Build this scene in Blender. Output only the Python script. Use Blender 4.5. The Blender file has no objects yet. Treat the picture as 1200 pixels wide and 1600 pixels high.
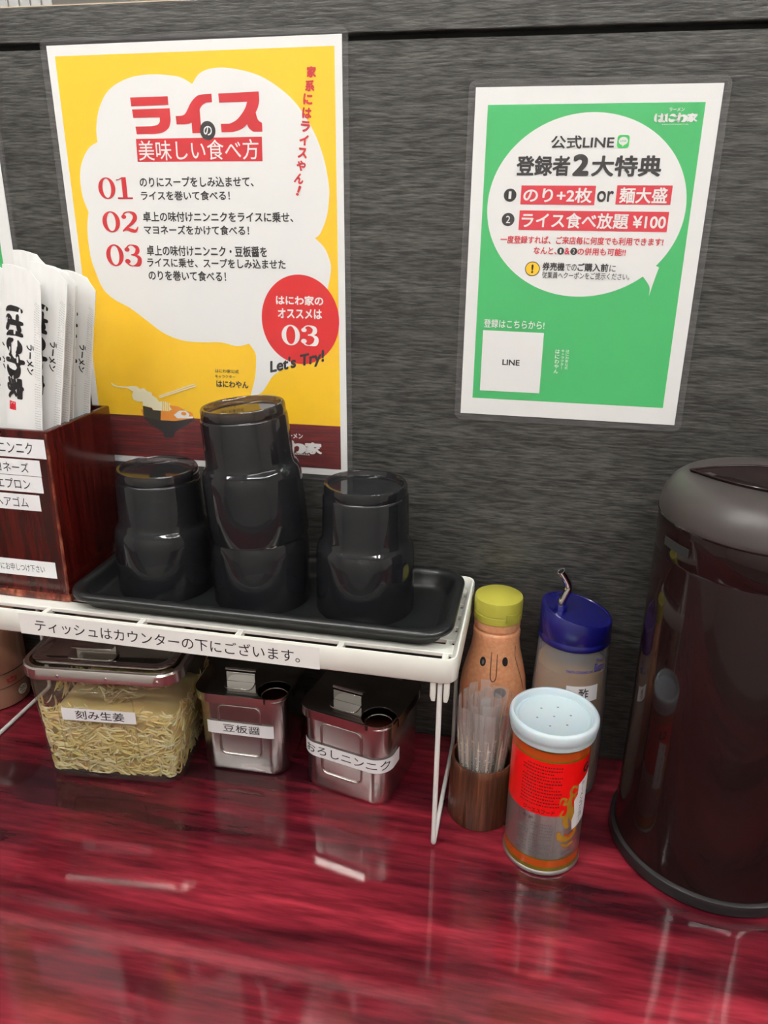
import bpy, bmesh, math, random
from mathutils import Vector, Matrix
from mathutils.geometry import tessellate_polygon

random.seed(7)
S = bpy.context.scene
COL = S.collection
PI = math.pi

# ------------------------------------------------------------------ camera, world, exposure
F_PX = 1218.6
cam_d = bpy.data.cameras.new('camera')
cam_d.sensor_fit = 'VERTICAL'
cam_d.sensor_height = 36.0
cam_d.lens = F_PX / 1600 * 36.0
cam_d.clip_start = 0.02
cam = bpy.data.objects.new('camera', cam_d)
COL.objects.link(cam)
yaw, pitch, roll = 0.1967, 0.3602, 0.0128
_f = Vector((-math.sin(yaw) * math.cos(pitch), math.cos(yaw) * math.cos(pitch), -math.sin(pitch)))
_r = Vector((math.cos(yaw), math.sin(yaw), 0))
_u = _r.cross(_f)
_r2 = math.cos(roll) * _r + math.sin(roll) * _u
_u2 = -math.sin(roll) * _r + math.cos(roll) * _u
M = Matrix((_r2, _u2, -_f)).transposed().to_4x4()
M.translation = (0.0935, -0.7888, 0.5846)
cam.matrix_world = M
S.camera = cam

w = bpy.data.worlds.new('world')
S.world = w
w.use_nodes = True
w.node_tree.nodes['Background'].inputs[0].default_value = (0.9, 0.95, 1.0, 1)
w.node_tree.nodes['Background'].inputs[1].default_value = 0.3

S.view_settings.view_transform = 'Standard'
S.view_settings.look = 'None'
S.view_settings.gamma = 1
S.view_settings.use_curve_mapping = False
S.view_settings.exposure = -0.12
TUBE_STRENGTH = 52.0        # the ceiling's fluorescent tubes


# ------------------------------------------------------------------ materials
def srgb(r, g, b):
    return tuple(((c / 255) / 12.92 if c / 255 <= 0.04045 else ((c / 255 + 0.055) / 1.055) ** 2.4) for c in (r, g, b))


def mat(name, col, rough=0.5, metal=0.0, **kw):
    m = bpy.data.materials.new(name)
    m.use_nodes = True
    b = m.node_tree.nodes['Principled BSDF']
    b.inputs['Base Color'].default_value = (*col, 1)
    b.inputs['Roughness'].default_value = rough
    b.inputs['Metallic'].default_value = metal
    for k, v in kw.items():
        b.inputs[k.replace('_', ' ')].default_value = v
    return m


def nd(m, typ, **kw):
    n = m.node_tree.nodes.new(typ)
    for k, v in kw.items():
        setattr(n, k, v)
    return n


def lk(m, a, b):
    m.node_tree.links.new(a, b)


def bsdf(m):
    return m.node_tree.nodes['Principled BSDF']


def noise(m, scale3, scale=1.0, detail=4, rough=0.55, loc=(0, 0, 0)):
    tc = nd(m, 'ShaderNodeTexCoord')
    mp = nd(m, 'ShaderNodeMapping')
    mp.inputs['Scale'].default_value = scale3
    mp.inputs['Location'].default_value = loc
    lk(m, tc.outputs['Object'], mp.inputs['Vector'])
    n = nd(m, 'ShaderNodeTexNoise')
    n.inputs['Scale'].default_value = scale
    n.inputs['Detail'].default_value = detail
    n.inputs['Roughness'].default_value = rough
    lk(m, mp.outputs[0], n.inputs['Vector'])
    return n


def ramp(m, src, stops):
    r = nd(m, 'ShaderNodeValToRGB')
    e = r.color_ramp.elements
    while len(e) < len(stops):
        e.new(0.5)
    for el, (p, c) in zip(e, stops):
        el.position = p
        el.color = (*c, 1)
    lk(m, src, r.inputs[0])
    return r


def mixcol(m, a, b, fac, blend='MIX'):
    n = nd(m, 'ShaderNodeMix', data_type='RGBA', blend_type=blend)
    for sock, v in ((n.inputs[0], fac), (n.inputs[6], a), (n.inputs[7], b)):
        if hasattr(v, 'links'):
            lk(m, v, sock)
        elif isinstance(v, (int, float)):
            sock.default_value = v
        else:
            sock.default_value = (*v, 1)
    return n.outputs[2]


def bump(m, src, strength, dist=0.001):
    b = nd(m, 'ShaderNodeBump')
    b.inputs['Strength'].default_value = strength
    b.inputs['Distance'].default_value = dist
    lk(m, src, b.inputs['Height'])
    lk(m, b.outputs[0], bsdf(m).inputs['Normal'])


def wood(name, c_dark, c_mid, c_light, s_long, s_fine, rough, bstr=0.3, amount=0.75, spread=0.2, **kw):
    """grain stretched along one axis; s_long coarse streaks, s_fine thin fibres"""
    m = mat(name, c_mid, rough, **kw)
    a = noise(m, s_long, 1.0, 5, 0.6)
    b = noise(m, s_fine, 1.0, 3, 0.6, (3.1, 7.7, 1.3))
    ra = ramp(m, a.outputs[0], [(0.5 - spread, c_dark), (0.5, c_mid), (0.5 + spread, c_light)])
    rb = ramp(m, b.outputs[0], [(0.36, (0.35, 0.35, 0.35)), (0.52, (1, 1, 1)), (0.68, (1.6, 1.6, 1.6))])
    c = mixcol(m, ra.outputs[0], rb.outputs[0], amount, 'MULTIPLY')
    lk(m, c, bsdf(m).inputs['Base Color'])
    bump(m, b.outputs[0], bstr, 0.0006)
    return m


def film(name, tint, rough=0.06, ior=1.45, diffuse=0.0, dcol=(0.8, 0.8, 0.8), bumpn=None):
    """thin clear plastic: light passes straight through, the surface mirrors by Fresnel"""
    m = bpy.data.materials.new(name)
    m.use_nodes = True
    nt = m.node_tree
    nt.nodes.remove(nt.nodes['Principled BSDF'])
    out = nt.nodes['Material Output']
    tr = nd(m, 'ShaderNodeBsdfTransparent')
    tr.inputs[0].default_value = (*tint, 1)
    gl = nd(m, 'ShaderNodeBsdfGlossy')
    gl.inputs['Roughness'].default_value = rough
    fr = nd(m, 'ShaderNodeFresnel')
    fr.inputs[0].default_value = ior
    mx = nd(m, 'ShaderNodeMixShader')
    base = tr.outputs[0]
    if diffuse:
        df = nd(m, 'ShaderNodeBsdfDiffuse')
        df.inputs[0].default_value = (*dcol, 1)
        m2 = nd(m, 'ShaderNodeMixShader')
        m2.inputs[0].default_value = diffuse
        lk(m, base, m2.inputs[1])
        lk(m, df.outputs[0], m2.inputs[2])
        base = m2.outputs[0]
    geo = nd(m, 'ShaderNodeNewGeometry')
    inv = nd(m, 'ShaderNodeMath', operation='SUBTRACT')
    inv.inputs[0].default_value = 1.0
    lk(m, geo.outputs['Backfacing'], inv.inputs[1])
    mul = nd(m, 'ShaderNodeMath', operation='MULTIPLY')
    lk(m, fr.outputs[0], mul.inputs[0])
    lk(m, inv.outputs[0], mul.inputs[1])
    lk(m, mul.outputs[0], mx.inputs[0])
    lk(m, base, mx.inputs[1])
    lk(m, gl.outputs[0], mx.inputs[2])
    lk(m, mx.outputs[0], out.inputs['Surface'])
    if bumpn:
        n = noise(m, (bumpn[0],) * 3, 1.0, 2)
        b = nd(m, 'ShaderNodeBump')
        b.inputs['Strength'].default_value = bumpn[1]
        b.inputs['Distance'].default_value = 0.001
        lk(m, n.outputs[0], b.inputs['Height'])
        lk(m, b.outputs[0], gl.inputs['Normal'])
        lk(m, b.outputs[0], fr.inputs['Normal'])
    return m


def emit(name, col, s):
    m = bpy.data.materials.new(name)
    m.use_nodes = True
    b = m.node_tree.nodes['Principled BSDF']
    b.inputs['Base Color'].default_value = (0.8, 0.8, 0.8, 1)
    b.inputs['Emission Color'].default_value = (*col, 1)
    b.inputs['Emission Strength'].default_value = s
    return m


M_wall = wood('charcoal_laminate', (0.034, 0.033, 0.031), (0.049, 0.048, 0.044), (0.066, 0.064, 0.059),
              (5, 5, 70), (55, 55, 460), 0.36, 0.8, amount=0.95)
M_counter = wood('red_lacquer_wood', (0.024, 0.004, 0.007), (0.130, 0.010, 0.018), (0.265, 0.022, 0.036),
                 (1.35, 12, 12), (14, 110, 110), 0.075, 0.0, amount=0.55, spread=0.13)
M_box = wood('red_lacquered_box_wood', (0.036, 0.003, 0.002), (0.050, 0.004, 0.003), (0.060, 0.006, 0.004),
             (30, 30, 4), (120, 120, 8), 0.16, 0.1)
M_boxedge = wood('worn_lacquer_edge', (0.06, 0.008, 0.005), (0.13, 0.022, 0.012), (0.28, 0.08, 0.04),
                 (60, 60, 60), (200, 200, 60), 0.22, 0.3)
M_pickwood = wood('brown_turned_wood', (0.050, 0.016, 0.008), (0.105, 0.036, 0.017), (0.15, 0.055, 0.026),
                  (55, 55, 4), (380, 380, 18), 0.35, 0.3)
M_white_plastic = mat('white_shelf_plastic', (0.80, 0.80, 0.74), 0.35)
M_wire = mat('white_coated_wire', (0.82, 0.82, 0.80), 0.3)
M_tray = mat('black_tray_plastic', (0.010, 0.011, 0.0115), 0.30)
bump(M_tray, noise(M_tray, (1500,) * 3, 1, 2).outputs[0], 0.12, 0.0004)
M_cup = film('smoky_black_plastic', (0.47, 0.41, 0.40), 0.06, 1.6, 0.2, (0.05, 0.055, 0.065))
M_steel = mat('stainless_steel', (0.60, 0.55, 0.53), 0.22, 1.0)
M_steel_dark = mat('stainless_lid_steel', (0.50, 0.48, 0.46), 0.13, 1.0)
M_chrome = mat('polished_steel', (0.70, 0.69, 0.68), 0.07, 1.0)
M_paper = mat('white_paper', (0.82, 0.82, 0.81), 0.6)
M_sticker = mat('label_tape', (0.84, 0.84, 0.86), 0.45)
M_ink = mat('black_ink', (0.012, 0.010, 0.011), 0.5)
M_red = mat('red_ink', srgb(196, 8, 26), 0.5)
M_deepred = mat('bright_red_ink', srgb(208, 2, 10), 0.5)
M_yellow = mat('yellow_ink', srgb(248, 198, 0), 0.5)
M_green = mat('green_ink', srgb(52, 176, 96), 0.5)
M_lime = mat('icon_green_ink', srgb(40, 190, 80), 0.5)
M_pinkred = mat('soft_red_ink', srgb(206, 34, 52), 0.5)
M_orange = mat('orange_ink', srgb(228, 140, 40), 0.5)
M_cream = mat('cream_ink', srgb(238, 232, 200), 0.5)
M_nori = mat('dark_green_ink', srgb(50, 48, 28), 0.5)
M_grey = mat('grey_ink', srgb(112, 112, 112), 0.5)
M_band = wood('printed_wood', srgb(58, 8, 8), srgb(96, 12, 12), srgb(135, 18, 16), (8, 8, 120), (20, 20, 700), 0.5, 0.0)
M_film = film('laminate_film', (0.98, 0.98, 0.98), 0.10, 1.4, 0.03, (0.9, 0.88, 0.92))
M_clear = film('clear_polycarbonate', (0.955, 0.93, 0.90), 0.07, 1.5, 0.03, (0.7, 0.65, 0.6), (900, 0.25))
M_sleeve = film('clear_sleeve', (0.96, 0.95, 0.95), 0.12, 1.42, 0.17, (0.9, 0.87, 0.86), (500, 0.4))
M_ginger = mat('shredded_ginger', srgb(232, 214, 150), 0.45, Subsurface_Weight=0.25, Subsurface_Scale=0.004)
M_ginger_b = mat('pale_ginger', srgb(240, 230, 190), 0.4, Subsurface_Weight=0.25, Subsurface_Scale=0.004)
M_paste = mat('chilli_paste', (0.05, 0.012, 0.006), 0.3)
M_pick = mat('toothpick_wood', srgb(232, 214, 180), 0.6)
M_cap = mat('yellow_green_cap', srgb(170, 164, 62), 0.38)
M_sauce = mat('pink_sauce_bottle', srgb(216, 150, 108), 0.28, Subsurface_Weight=0.2, Subsurface_Scale=0.01)
_n = noise(M_sauce, (260,) * 3, 1, 4)
lk(M_sauce, ramp(M_sauce, _n.outputs[0], [(0.3, srgb(206, 140, 100)), (0.5, srgb(214, 152, 112)), (0.7, srgb(220, 164, 126))]).outputs[0], bsdf(M_sauce).inputs['Base Color'])
M_brown_line = mat('brown_marker', srgb(84, 44, 18), 0.5)
M_blue = mat('cobalt_cap', srgb(18, 18, 92), 0.22, Coat_Weight=0.3)
M_bluetext = mat('blue_print', srgb(40, 50, 150), 0.5)
M_frost = film('frosted_bottle', (0.86, 0.86, 0.86), 0.32, 1.45, 0.125, (0.86, 0.88, 0.97))
M_vinegar = mat('amber_vinegar', srgb(190, 138, 40), 0.3)
M_tinred = mat('tin_red', srgb(232, 8, 8), 0.28, Coat_Weight=0.4)
M_tinsilver = mat('tin_silver', (0.46, 0.42, 0.41), 0.3, 0.85)
M_tingold = mat('tin_olive_gold', srgb(128, 110, 26), 0.3, 0.3)
M_tinorange = mat('tin_orange', srgb(190, 76, 20), 0.3, 0.2)
M_goldprint = mat('gold_print', srgb(176, 130, 40), 0.35, 0.2)
M_darkprint = mat('dark_red_print', srgb(110, 14, 12), 0.5)
M_lid = mat('milky_lid', srgb(196, 212, 220), 0.3, Subsurface_Weight=0.2, Subsurface_Scale=0.005)
M_hole = mat('shaker_hole', srgb(120, 134, 142), 0.6)
M_pitcher = mat('smoky_brown_plastic', (0.013, 0.0055, 0.0055), 0.07, IOR=1.42)
M_pitcherlid = mat('satin_brown_lid', (0.055, 0.046, 0.044), 0.42)
M_pitcherbase = mat('dark_base_plastic', (0.013, 0.012, 0.013), 0.35)
M_jar = mat('brown_jar', srgb(150, 108, 88), 0.25, Coat_Weight=0.3)
M_jarline = mat('dark_band_line', srgb(44, 26, 20), 0.5)
M_ceiling = mat('ceiling_white', (0.82, 0.82, 0.80), 0.9)
M_roomwall = mat('room_wall', (0.66, 0.64, 0.60), 0.9)
M_floor = mat('floor_tile', (0.16, 0.14, 0.13), 0.6)
M_beige = mat('beige_cap', srgb(196, 178, 150), 0.6)
M_blind = mat('blind_white', (0.95, 0.95, 0.95), 0.6)
M_tube = emit('lit_tube', (1.0, 0.985, 0.95), TUBE_STRENGTH)
M_housing = mat('light_housing', (0.8, 0.8, 0.8), 0.5)
M_gap = mat('dark_gap', (0.010, 0.010, 0.010), 0.8)


# ------------------------------------------------------------------ mesh helpers
class MB:
    """collects geometry for ONE mesh object"""

    def __init__(self):
        self.v, self.f, self.m = [], [], []

    def add(self, vs, fs, mi=0, mtx=None):
        o = len(self.v)
        self.v += [tuple(mtx @ Vector(p)) if mtx else tuple(p) for p in vs]
        self.f += [tuple(i + o for i in f) for f in fs]
        self.m += [mi] * len(fs)
        return self

    def box(self, x0, x1, y0, y1, z0, z1, mi=0, mtx=None):
        vs = [(x, y, z) for z in (z0, z1) for y in (y0, y1) for x in (x0, x1)]
        fs = [(0, 2, 3, 1), (4, 5, 7, 6), (0, 1, 5, 4), (2, 6, 7, 3), (0, 4, 6, 2), (1, 3, 7, 5)]
        return self.add(vs, fs, mi, mtx)

    def rings(self, rs, cap0=True, cap1=True, closed=False, mi=0, mtx=None):
        n = len(rs[0])
        vs = [p for r in rs for p in r]
        fs = []
        m = len(rs)
        for k in range(m if closed else m - 1):
            a, b = k * n, ((k + 1) % m) * n
            fs += [(a + i, a + (i + 1) % n, b + (i + 1) % n, b + i) for i in range(n)]
        if not closed:
            if cap0:
                fs.append(tuple(range(n))[::-1])
            if cap1:
                fs.append(tuple(range((m - 1) * n, m * n)))
        return self.add(vs, fs, mi, mtx)

    def lathe(self, prof, seg=72, closed=False, mi=0, mtx=None, cap0=True, cap1=True, sx=1, sy=1):
        rs = [[(r * sx * math.cos(2 * PI * i / seg), r * sy * math.sin(2 * PI * i / seg), z) for i in range(seg)] for r, z in prof]
        return self.rings(rs, cap0, cap1, closed, mi, mtx)

    def tube(self, pts, r, seg=10, closed=False, mi=0, mtx=None, flat=1.0):
        pts = [Vector(p) for p in pts]
        n = len(pts)
        rs = []
        nrm = None
        for i, p in enumerate(pts):
            if closed:
                t = pts[(i + 1) % n] - pts[i - 1]
            else:
                t = pts[min(i + 1, n - 1)] - pts[max(i - 1, 0)]
            t.normalize()
            if nrm is None:
                nrm = t.orthogonal().normalized()
            nrm = (nrm - t * nrm.dot(t)).normalized()
            b = t.cross(nrm)
            rr = r[i] if isinstance(r, (list, tuple)) else r
            rs.append([tuple(p + nrm * rr * math.cos(2 * PI * k / seg) + b * rr * flat * math.sin(2 * PI * k / seg)) for k in range(seg)])
        return self.rings(rs, True, True, closed, mi, mtx)

    def build(self, name, mats, parent=None, angle=35, bevel=0.0, bseg=2, fix=True):
        me = bpy.data.meshes.new(name)
        me.from_pydata(self.v, [], self.f)
        for m in (mats if isinstance(mats, (list, tuple)) else [mats]):
            me.materials.append(m)
        me.polygons.foreach_set('material_index', self.m)
        if fix:
            bm = bmesh.new()
            bm.from_mesh(me)
            bmesh.ops.recalc_face_normals(bm, faces=bm.faces)
            bm.to_mesh(me)
            bm.free()
        me.shade_smooth()
        me.set_sharp_from_angle(angle=math.radians(angle))
        o = bpy.data.objects.new(name, me)
        COL.objects.link(o)
        if parent:
            o.parent = parent
        if bevel:
            b = o.modifiers.new('bevel', 'BEVEL')
            b.width = bevel
            b.segments = bseg
            b.limit_method = 'ANGLE'
            b.angle_limit = math.radians(40)
        return o


def tag(o, label=None, cat=None, group=None, kind=None):
    for k, v in (('label', label), ('category', cat), ('group', group), ('kind', kind)):
        if v:
            o[k] = v
    return o


def thing(name, label, cat, loc=(0, 0, 0), rz=0.0, group=None):
    o = bpy.data.objects.new(name, None)
    o.empty_display_size = 0.02
    COL.objects.link(o)
    o.location = loc
    o.rotation_euler = (0, 0, rz)
    return tag(o, label, cat, group)


def copy_thing(o, loc, rot, label):
    c = o.copy()
    COL.objects.link(c)
    c.location = loc
    c.rotation_euler = rot
    c['label'] = label
    for ch in o.children:
        d = ch.copy()
        COL.objects.link(d)
        d.parent = c
        for g in ch.children:
            e = g.copy()
            COL.objects.link(e)
            e.parent = d
    return c


def rrect(hw, hd, r, z=0.0, n=8, cx=0.0, cy=0.0):
    """rounded rectangle ring, counter-clockwise from above"""
    pts = []
    r = min(r, hw * 0.999, hd * 0.999)
    for k, (sx, sy) in enumerate(((1, -1), (1, 1), (-1, 1), (-1, -1))):
        for i in range(n + 1):
            a = -PI / 2 + k * PI / 2 + i / n * PI / 2
            pts.append((cx + sx * (hw - r) + r * math.cos(a), cy + sy * (hd - r) + r * math.sin(a), z))
    return pts


def struct(o):
    o['kind'] = 'structure'
    return o


# ------------------------------------------------------------------ flat artwork: text, strokes, polygons
_TXT = {}


def text_mesh(s, off=0.0, shear=0.0):
    """a line of lettering as triangles in em units"""
    key = (s, off, shear)
    if key not in _TXT:
        c = bpy.data.curves.new('lettering', 'FONT')
        c.body = s
        c.offset = off
        c.shear = shear
        c.resolution_u = 4
        o = bpy.data.objects.new('lettering', c)
        COL.objects.link(o)
        bpy.context.view_layer.update()
        me = bpy.data.meshes.new_from_object(o.evaluated_get(bpy.context.evaluated_depsgraph_get()))
        _TXT[key] = ([(v.co.x, v.co.y) for v in me.vertices], [tuple(p.vertices) for p in me.polygons])
        bpy.data.objects.remove(o)
        bpy.data.curves.remove(c)
        bpy.data.meshes.remove(me)
    return _TXT[key]


def spline(pts, n=8):
    out = []
    P = [pts[0]] + list(pts) + [pts[-1]]
    for i in range(1, len(P) - 2):
        p0, p1, p2, p3 = P[i - 1], P[i], P[i + 1], P[i + 2]
        for k in range(n):
            t = k / n
            out.append(tuple(0.5 * (2 * b + (c - a) * t + (2 * a - 5 * b + 4 * c - d) * t * t + (3 * b - a - 3 * c + d) * t ** 3)
                             for a, b, c, d in zip(p0, p1, p2, p3)))
    out.append(tuple(pts[-1]))
    return out


class Sheet:
    """printed artwork in sheet coordinates: u right, v up; layer lifts one print over another"""

    def __init__(self):
        self.v, self.f, self.m, self.l = [], [], [], []

    def raw(self, vs, fs, mi, layer):
        o = len(self.v)
        self.v += [(x, y) for x, y in vs]
        self.l += [layer] * len(vs)
        self.f += [tuple(i + o for i in f) for f in fs]
        self.m += [mi] * len(fs)

    def poly(self, pts, mi, layer, holes=()):
        loops = [list(pts)] + [list(h) for h in holes]
        tri = tessellate_polygon([[Vector((x, y, 0)) for x, y in lp] for lp in loops])
        self.raw([p for lp in loops for p in lp], tri, mi, layer)

    def rect(self, x0, y0, x1, y1, mi, layer):
        self.raw([(x0, y0), (x1, y0), (x1, y1), (x0, y1)], [(0, 1, 2, 3)], mi, layer)

    def rrect(self, x0, y0, x1, y1, r, mi, layer):
        self.poly([(p[0], p[1]) for p in rrect((x1 - x0) / 2, (y1 - y0) / 2, r, 0, 6, (x0 + x1) / 2, (y0 + y1) / 2)], mi, layer)

    def ell(self, cx, cy, rx, ry, mi, layer, n=48, rot=0.0):
        c, s = math.cos(rot), math.sin(rot)
        pts = []
        for i in range(n):
            a, b = rx * math.cos(2 * PI * i / n), ry * math.sin(2 * PI * i / n)
            pts.append((cx + a * c - b * s, cy + a * s + b * c))
        self.raw(pts, [tuple(range(n))], mi, layer)

    def ring(self, cx, cy, rx, ry, tx, ty, mi, layer, n=48):
        vs = [(cx + rx * math.cos(2 * PI * i / n), cy + ry * math.sin(2 * PI * i / n)) for i in range(n)]
        vs += [(cx + (rx - tx) * math.cos(2 * PI * i / n), cy + (ry - ty) * math.sin(2 * PI * i / n)) for i in range(n)]
        self.raw(vs, [(i, (i + 1) % n, n + (i + 1) % n, n + i) for i in range(n)], mi, layer)

    def stroke(self, pts, ws, mi, layer, xf=None, n=8, cap=True):
        """a pen stroke along a smooth path with its own width at each point"""
        q = spline([(p[0], p[1], wd) for p, wd in zip(pts, ws if isinstance(ws, (list, tuple)) else [ws] * len(pts))], n)
        L, R = [], []
        for i, (x, y, wd) in enumerate(q):
            a, b = q[max(i - 1, 0)], q[min(i + 1, len(q) - 1)]
            dx, dy = b[0] - a[0], b[1] - a[1]
            d = math.hypot(dx, dy) or 1
            nx, ny = -dy / d * wd / 2, dx / d * wd / 2
            L.append((x + nx, y + ny))
            R.append((x - nx, y - ny))
        k = len(q)
        f = xf or (lambda x, y: (x, y))
        self.raw([f(*p) for p in L + R], [(i, i + 1, k + i + 1, k + i) for i in range(k - 1)], mi, layer)
        if cap:
            for x, y, wd in (q[0], q[-1]):
                c = [f(x + wd / 2 * math.cos(2 * PI * i / 14), y + wd / 2 * math.sin(2 * PI * i / 14)) for i in range(14)]
                self.raw(c, [tuple(range(14))], mi, layer)

    def text(self, s, x0, y0, x1, y1, mi, layer, off=0.0, shear=0.0, rot=0.0, keep=False):
        """lettering whose ink fills the box; rot turns it about the box centre"""
        vs, fs = text_mesh(s, 0.0, shear)
        if not vs:
            return
        ax, bx = min(p[0] for p in vs), max(p[0] for p in vs)
        ay, by = min(p[1] for p in vs), max(p[1] for p in vs)
        sx, sy = (x1 - x0) / (bx - ax), (y1 - y0) / max(by - ay, 1e-6)
        if keep:
            sx = sy = min(sx, sy)
        cx, cy, mx, my = (x0 + x1) / 2, (y0 + y1) / 2, (ax + bx) / 2, (ay + by) / 2
        c, sn = math.cos(rot), math.sin(rot)
        out = []
        k = 0 if not off else (8 if off > .02 else 4)
        sx, sy = (x1 - x0) / (bx - ax + 2 * off), (y1 - y0) / max(by - ay + 2 * off, 1e-6)
        for j in range(k + 1):      # heavier weight: the same glyphs overprinted a hair apart
            dx, dy = (off * math.cos(2 * PI * (j - .5) / k), off * math.sin(2 * PI * (j - .5) / k)) if j else (0, 0)
            out = []
            for x, y in vs:
                a, b = (x + dx - mx) * sx, (y + dy - my) * sy
                out.append((cx + a * c - b * sn, cy + a * sn + b * c))
            self.raw(out, fs, mi, layer + .06 * j)

    def put(self, other, xf, layer=0):
        o = len(self.v)
        self.v += [xf(*p) for p in other.v]
        self.l += [l + layer for l in other.l]
        self.f += [tuple(i + o for i in f) for f in other.f]
        self.m += other.m

    def build(self, name, mats, fn, parent=None, cut=0.0, keep_smooth=True):
        """fn(u, v, layer) gives the 3-D point; cut slices it into strips that can bend round a curve"""
        vs = [(x, y, l) for (x, y), l in zip(self.v, self.l)]
        me = bpy.data.meshes.new(name)
        me.from_pydata(vs, [], self.f)
        me.polygons.foreach_set('material_index', self.m)
        if cut:
            bm = bmesh.new()
            bm.from_mesh(me)
            x0, x1 = min(p[0] for p in vs), max(p[0] for p in vs)
            k = math.floor(x0 / cut) + 1
            while k * cut < x1:
                bmesh.ops.bisect_plane(bm, geom=bm.verts[:] + bm.edges[:] + bm.faces[:], plane_co=(k * cut, 0, 0), plane_no=(1, 0, 0), dist=1e-7)
                k += 1
            bm.to_mesh(me)
            bm.free()
        for v in me.vertices:
            v.co = fn(v.co.x, v.co.y, v.co.z)
        for m in mats:
            me.materials.append(m)
        me.validate()
        o = bpy.data.objects.new(name, me)
        COL.objects.link(o)
        if parent:
            o.parent = parent
        return o


def numeral(sh, ch, x0, y0, x1, y1, mi, layer):
    """slab-serif figures with thick and thin strokes"""
    W, H = x1 - x0, y1 - y0
    f = lambda x, y: (x0 + x * W, y0 + y * H)
    if ch == '0':
        o = [f(0.5 + 0.5 * math.cos(a), 0.5 + 0.5 * math.sin(a)) for a in [2 * PI * i / 40 for i in range(40)]]
        h = [f(0.5 + 0.25 * math.cos(a), 0.5 + 0.44 * math.sin(a)) for a in [2 * PI * i / 40 for i in range(40)]]
        n = 40
        sh.raw(o + h, [(i, (i + 1) % n, n + (i + 1) % n, n + i) for i in range(n)], mi, layer)
    elif ch == '1':
        sh.poly([f(*p) for p in ((0.36, 0.0), (0.64, 0.0), (0.64, 1.0), (0.36, 1.0))], mi, layer)
        sh.poly([f(*p) for p in ((0.05, 0.0), (0.95, 0.0), (0.95, 0.08), (0.05, 0.08))], mi, layer + .1)
        sh.poly([f(*p) for p in ((0.05, 0.90), (0.36, 0.92), (0.5, 1.0), (0.40, 1.0), (0.05, 0.84))], mi, layer + .1)
    elif ch == '2':
        sh.stroke([(0.16, 0.74), (0.24, 0.9), (0.5, 0.97), (0.78, 0.86), (0.82, 0.66), (0.6, 0.42), (0.25, 0.2), (0.08, 0.06)],
                  [0.12, 0.08, 0.06, 0.2, 0.24, 0.16, 0.08, 0.06], mi, layer, f, cap=False)
        sh.ell(*f(0.2, 0.74), 0.14 * W, 0.1 * H, mi, layer + .1, 20)
        sh.stroke([(0.06, 0.05), (0.3, 0.17), (0.6, 0.09), (0.82, 0.08), (0.96, 0.28)], [0.05, 0.15, 0.17, 0.13, 0.04], mi, layer + .2, f, cap=False)
    elif ch == '3':
        sh.stroke([(0.14, 0.8), (0.3, 0.95), (0.52, 0.97), (0.76, 0.86), (0.78, 0.7), (0.62, 0.56), (0.4, 0.53)],
                  [0.1, 0.06, 0.06, 0.2, 0.24, 0.12, 0.05], mi, layer, f, cap=False)
        sh.stroke([(0.4, 0.53), (0.66, 0.5), (0.86, 0.36), (0.8, 0.13), (0.52, 0.03), (0.28, 0.05), (0.1, 0.2)],
                  [0.05, 0.08, 0.22, 0.24, 0.06, 0.06, 0.1], mi, layer + .1, f, cap=False)
        sh.ell(*f(0.19, 0.77), 0.15 * W, 0.1 * H, mi, layer + .2, 20)
        sh.ell(*f(0.17, 0.23), 0.16 * W, 0.11 * H, mi, layer + .3, 20)


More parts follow.
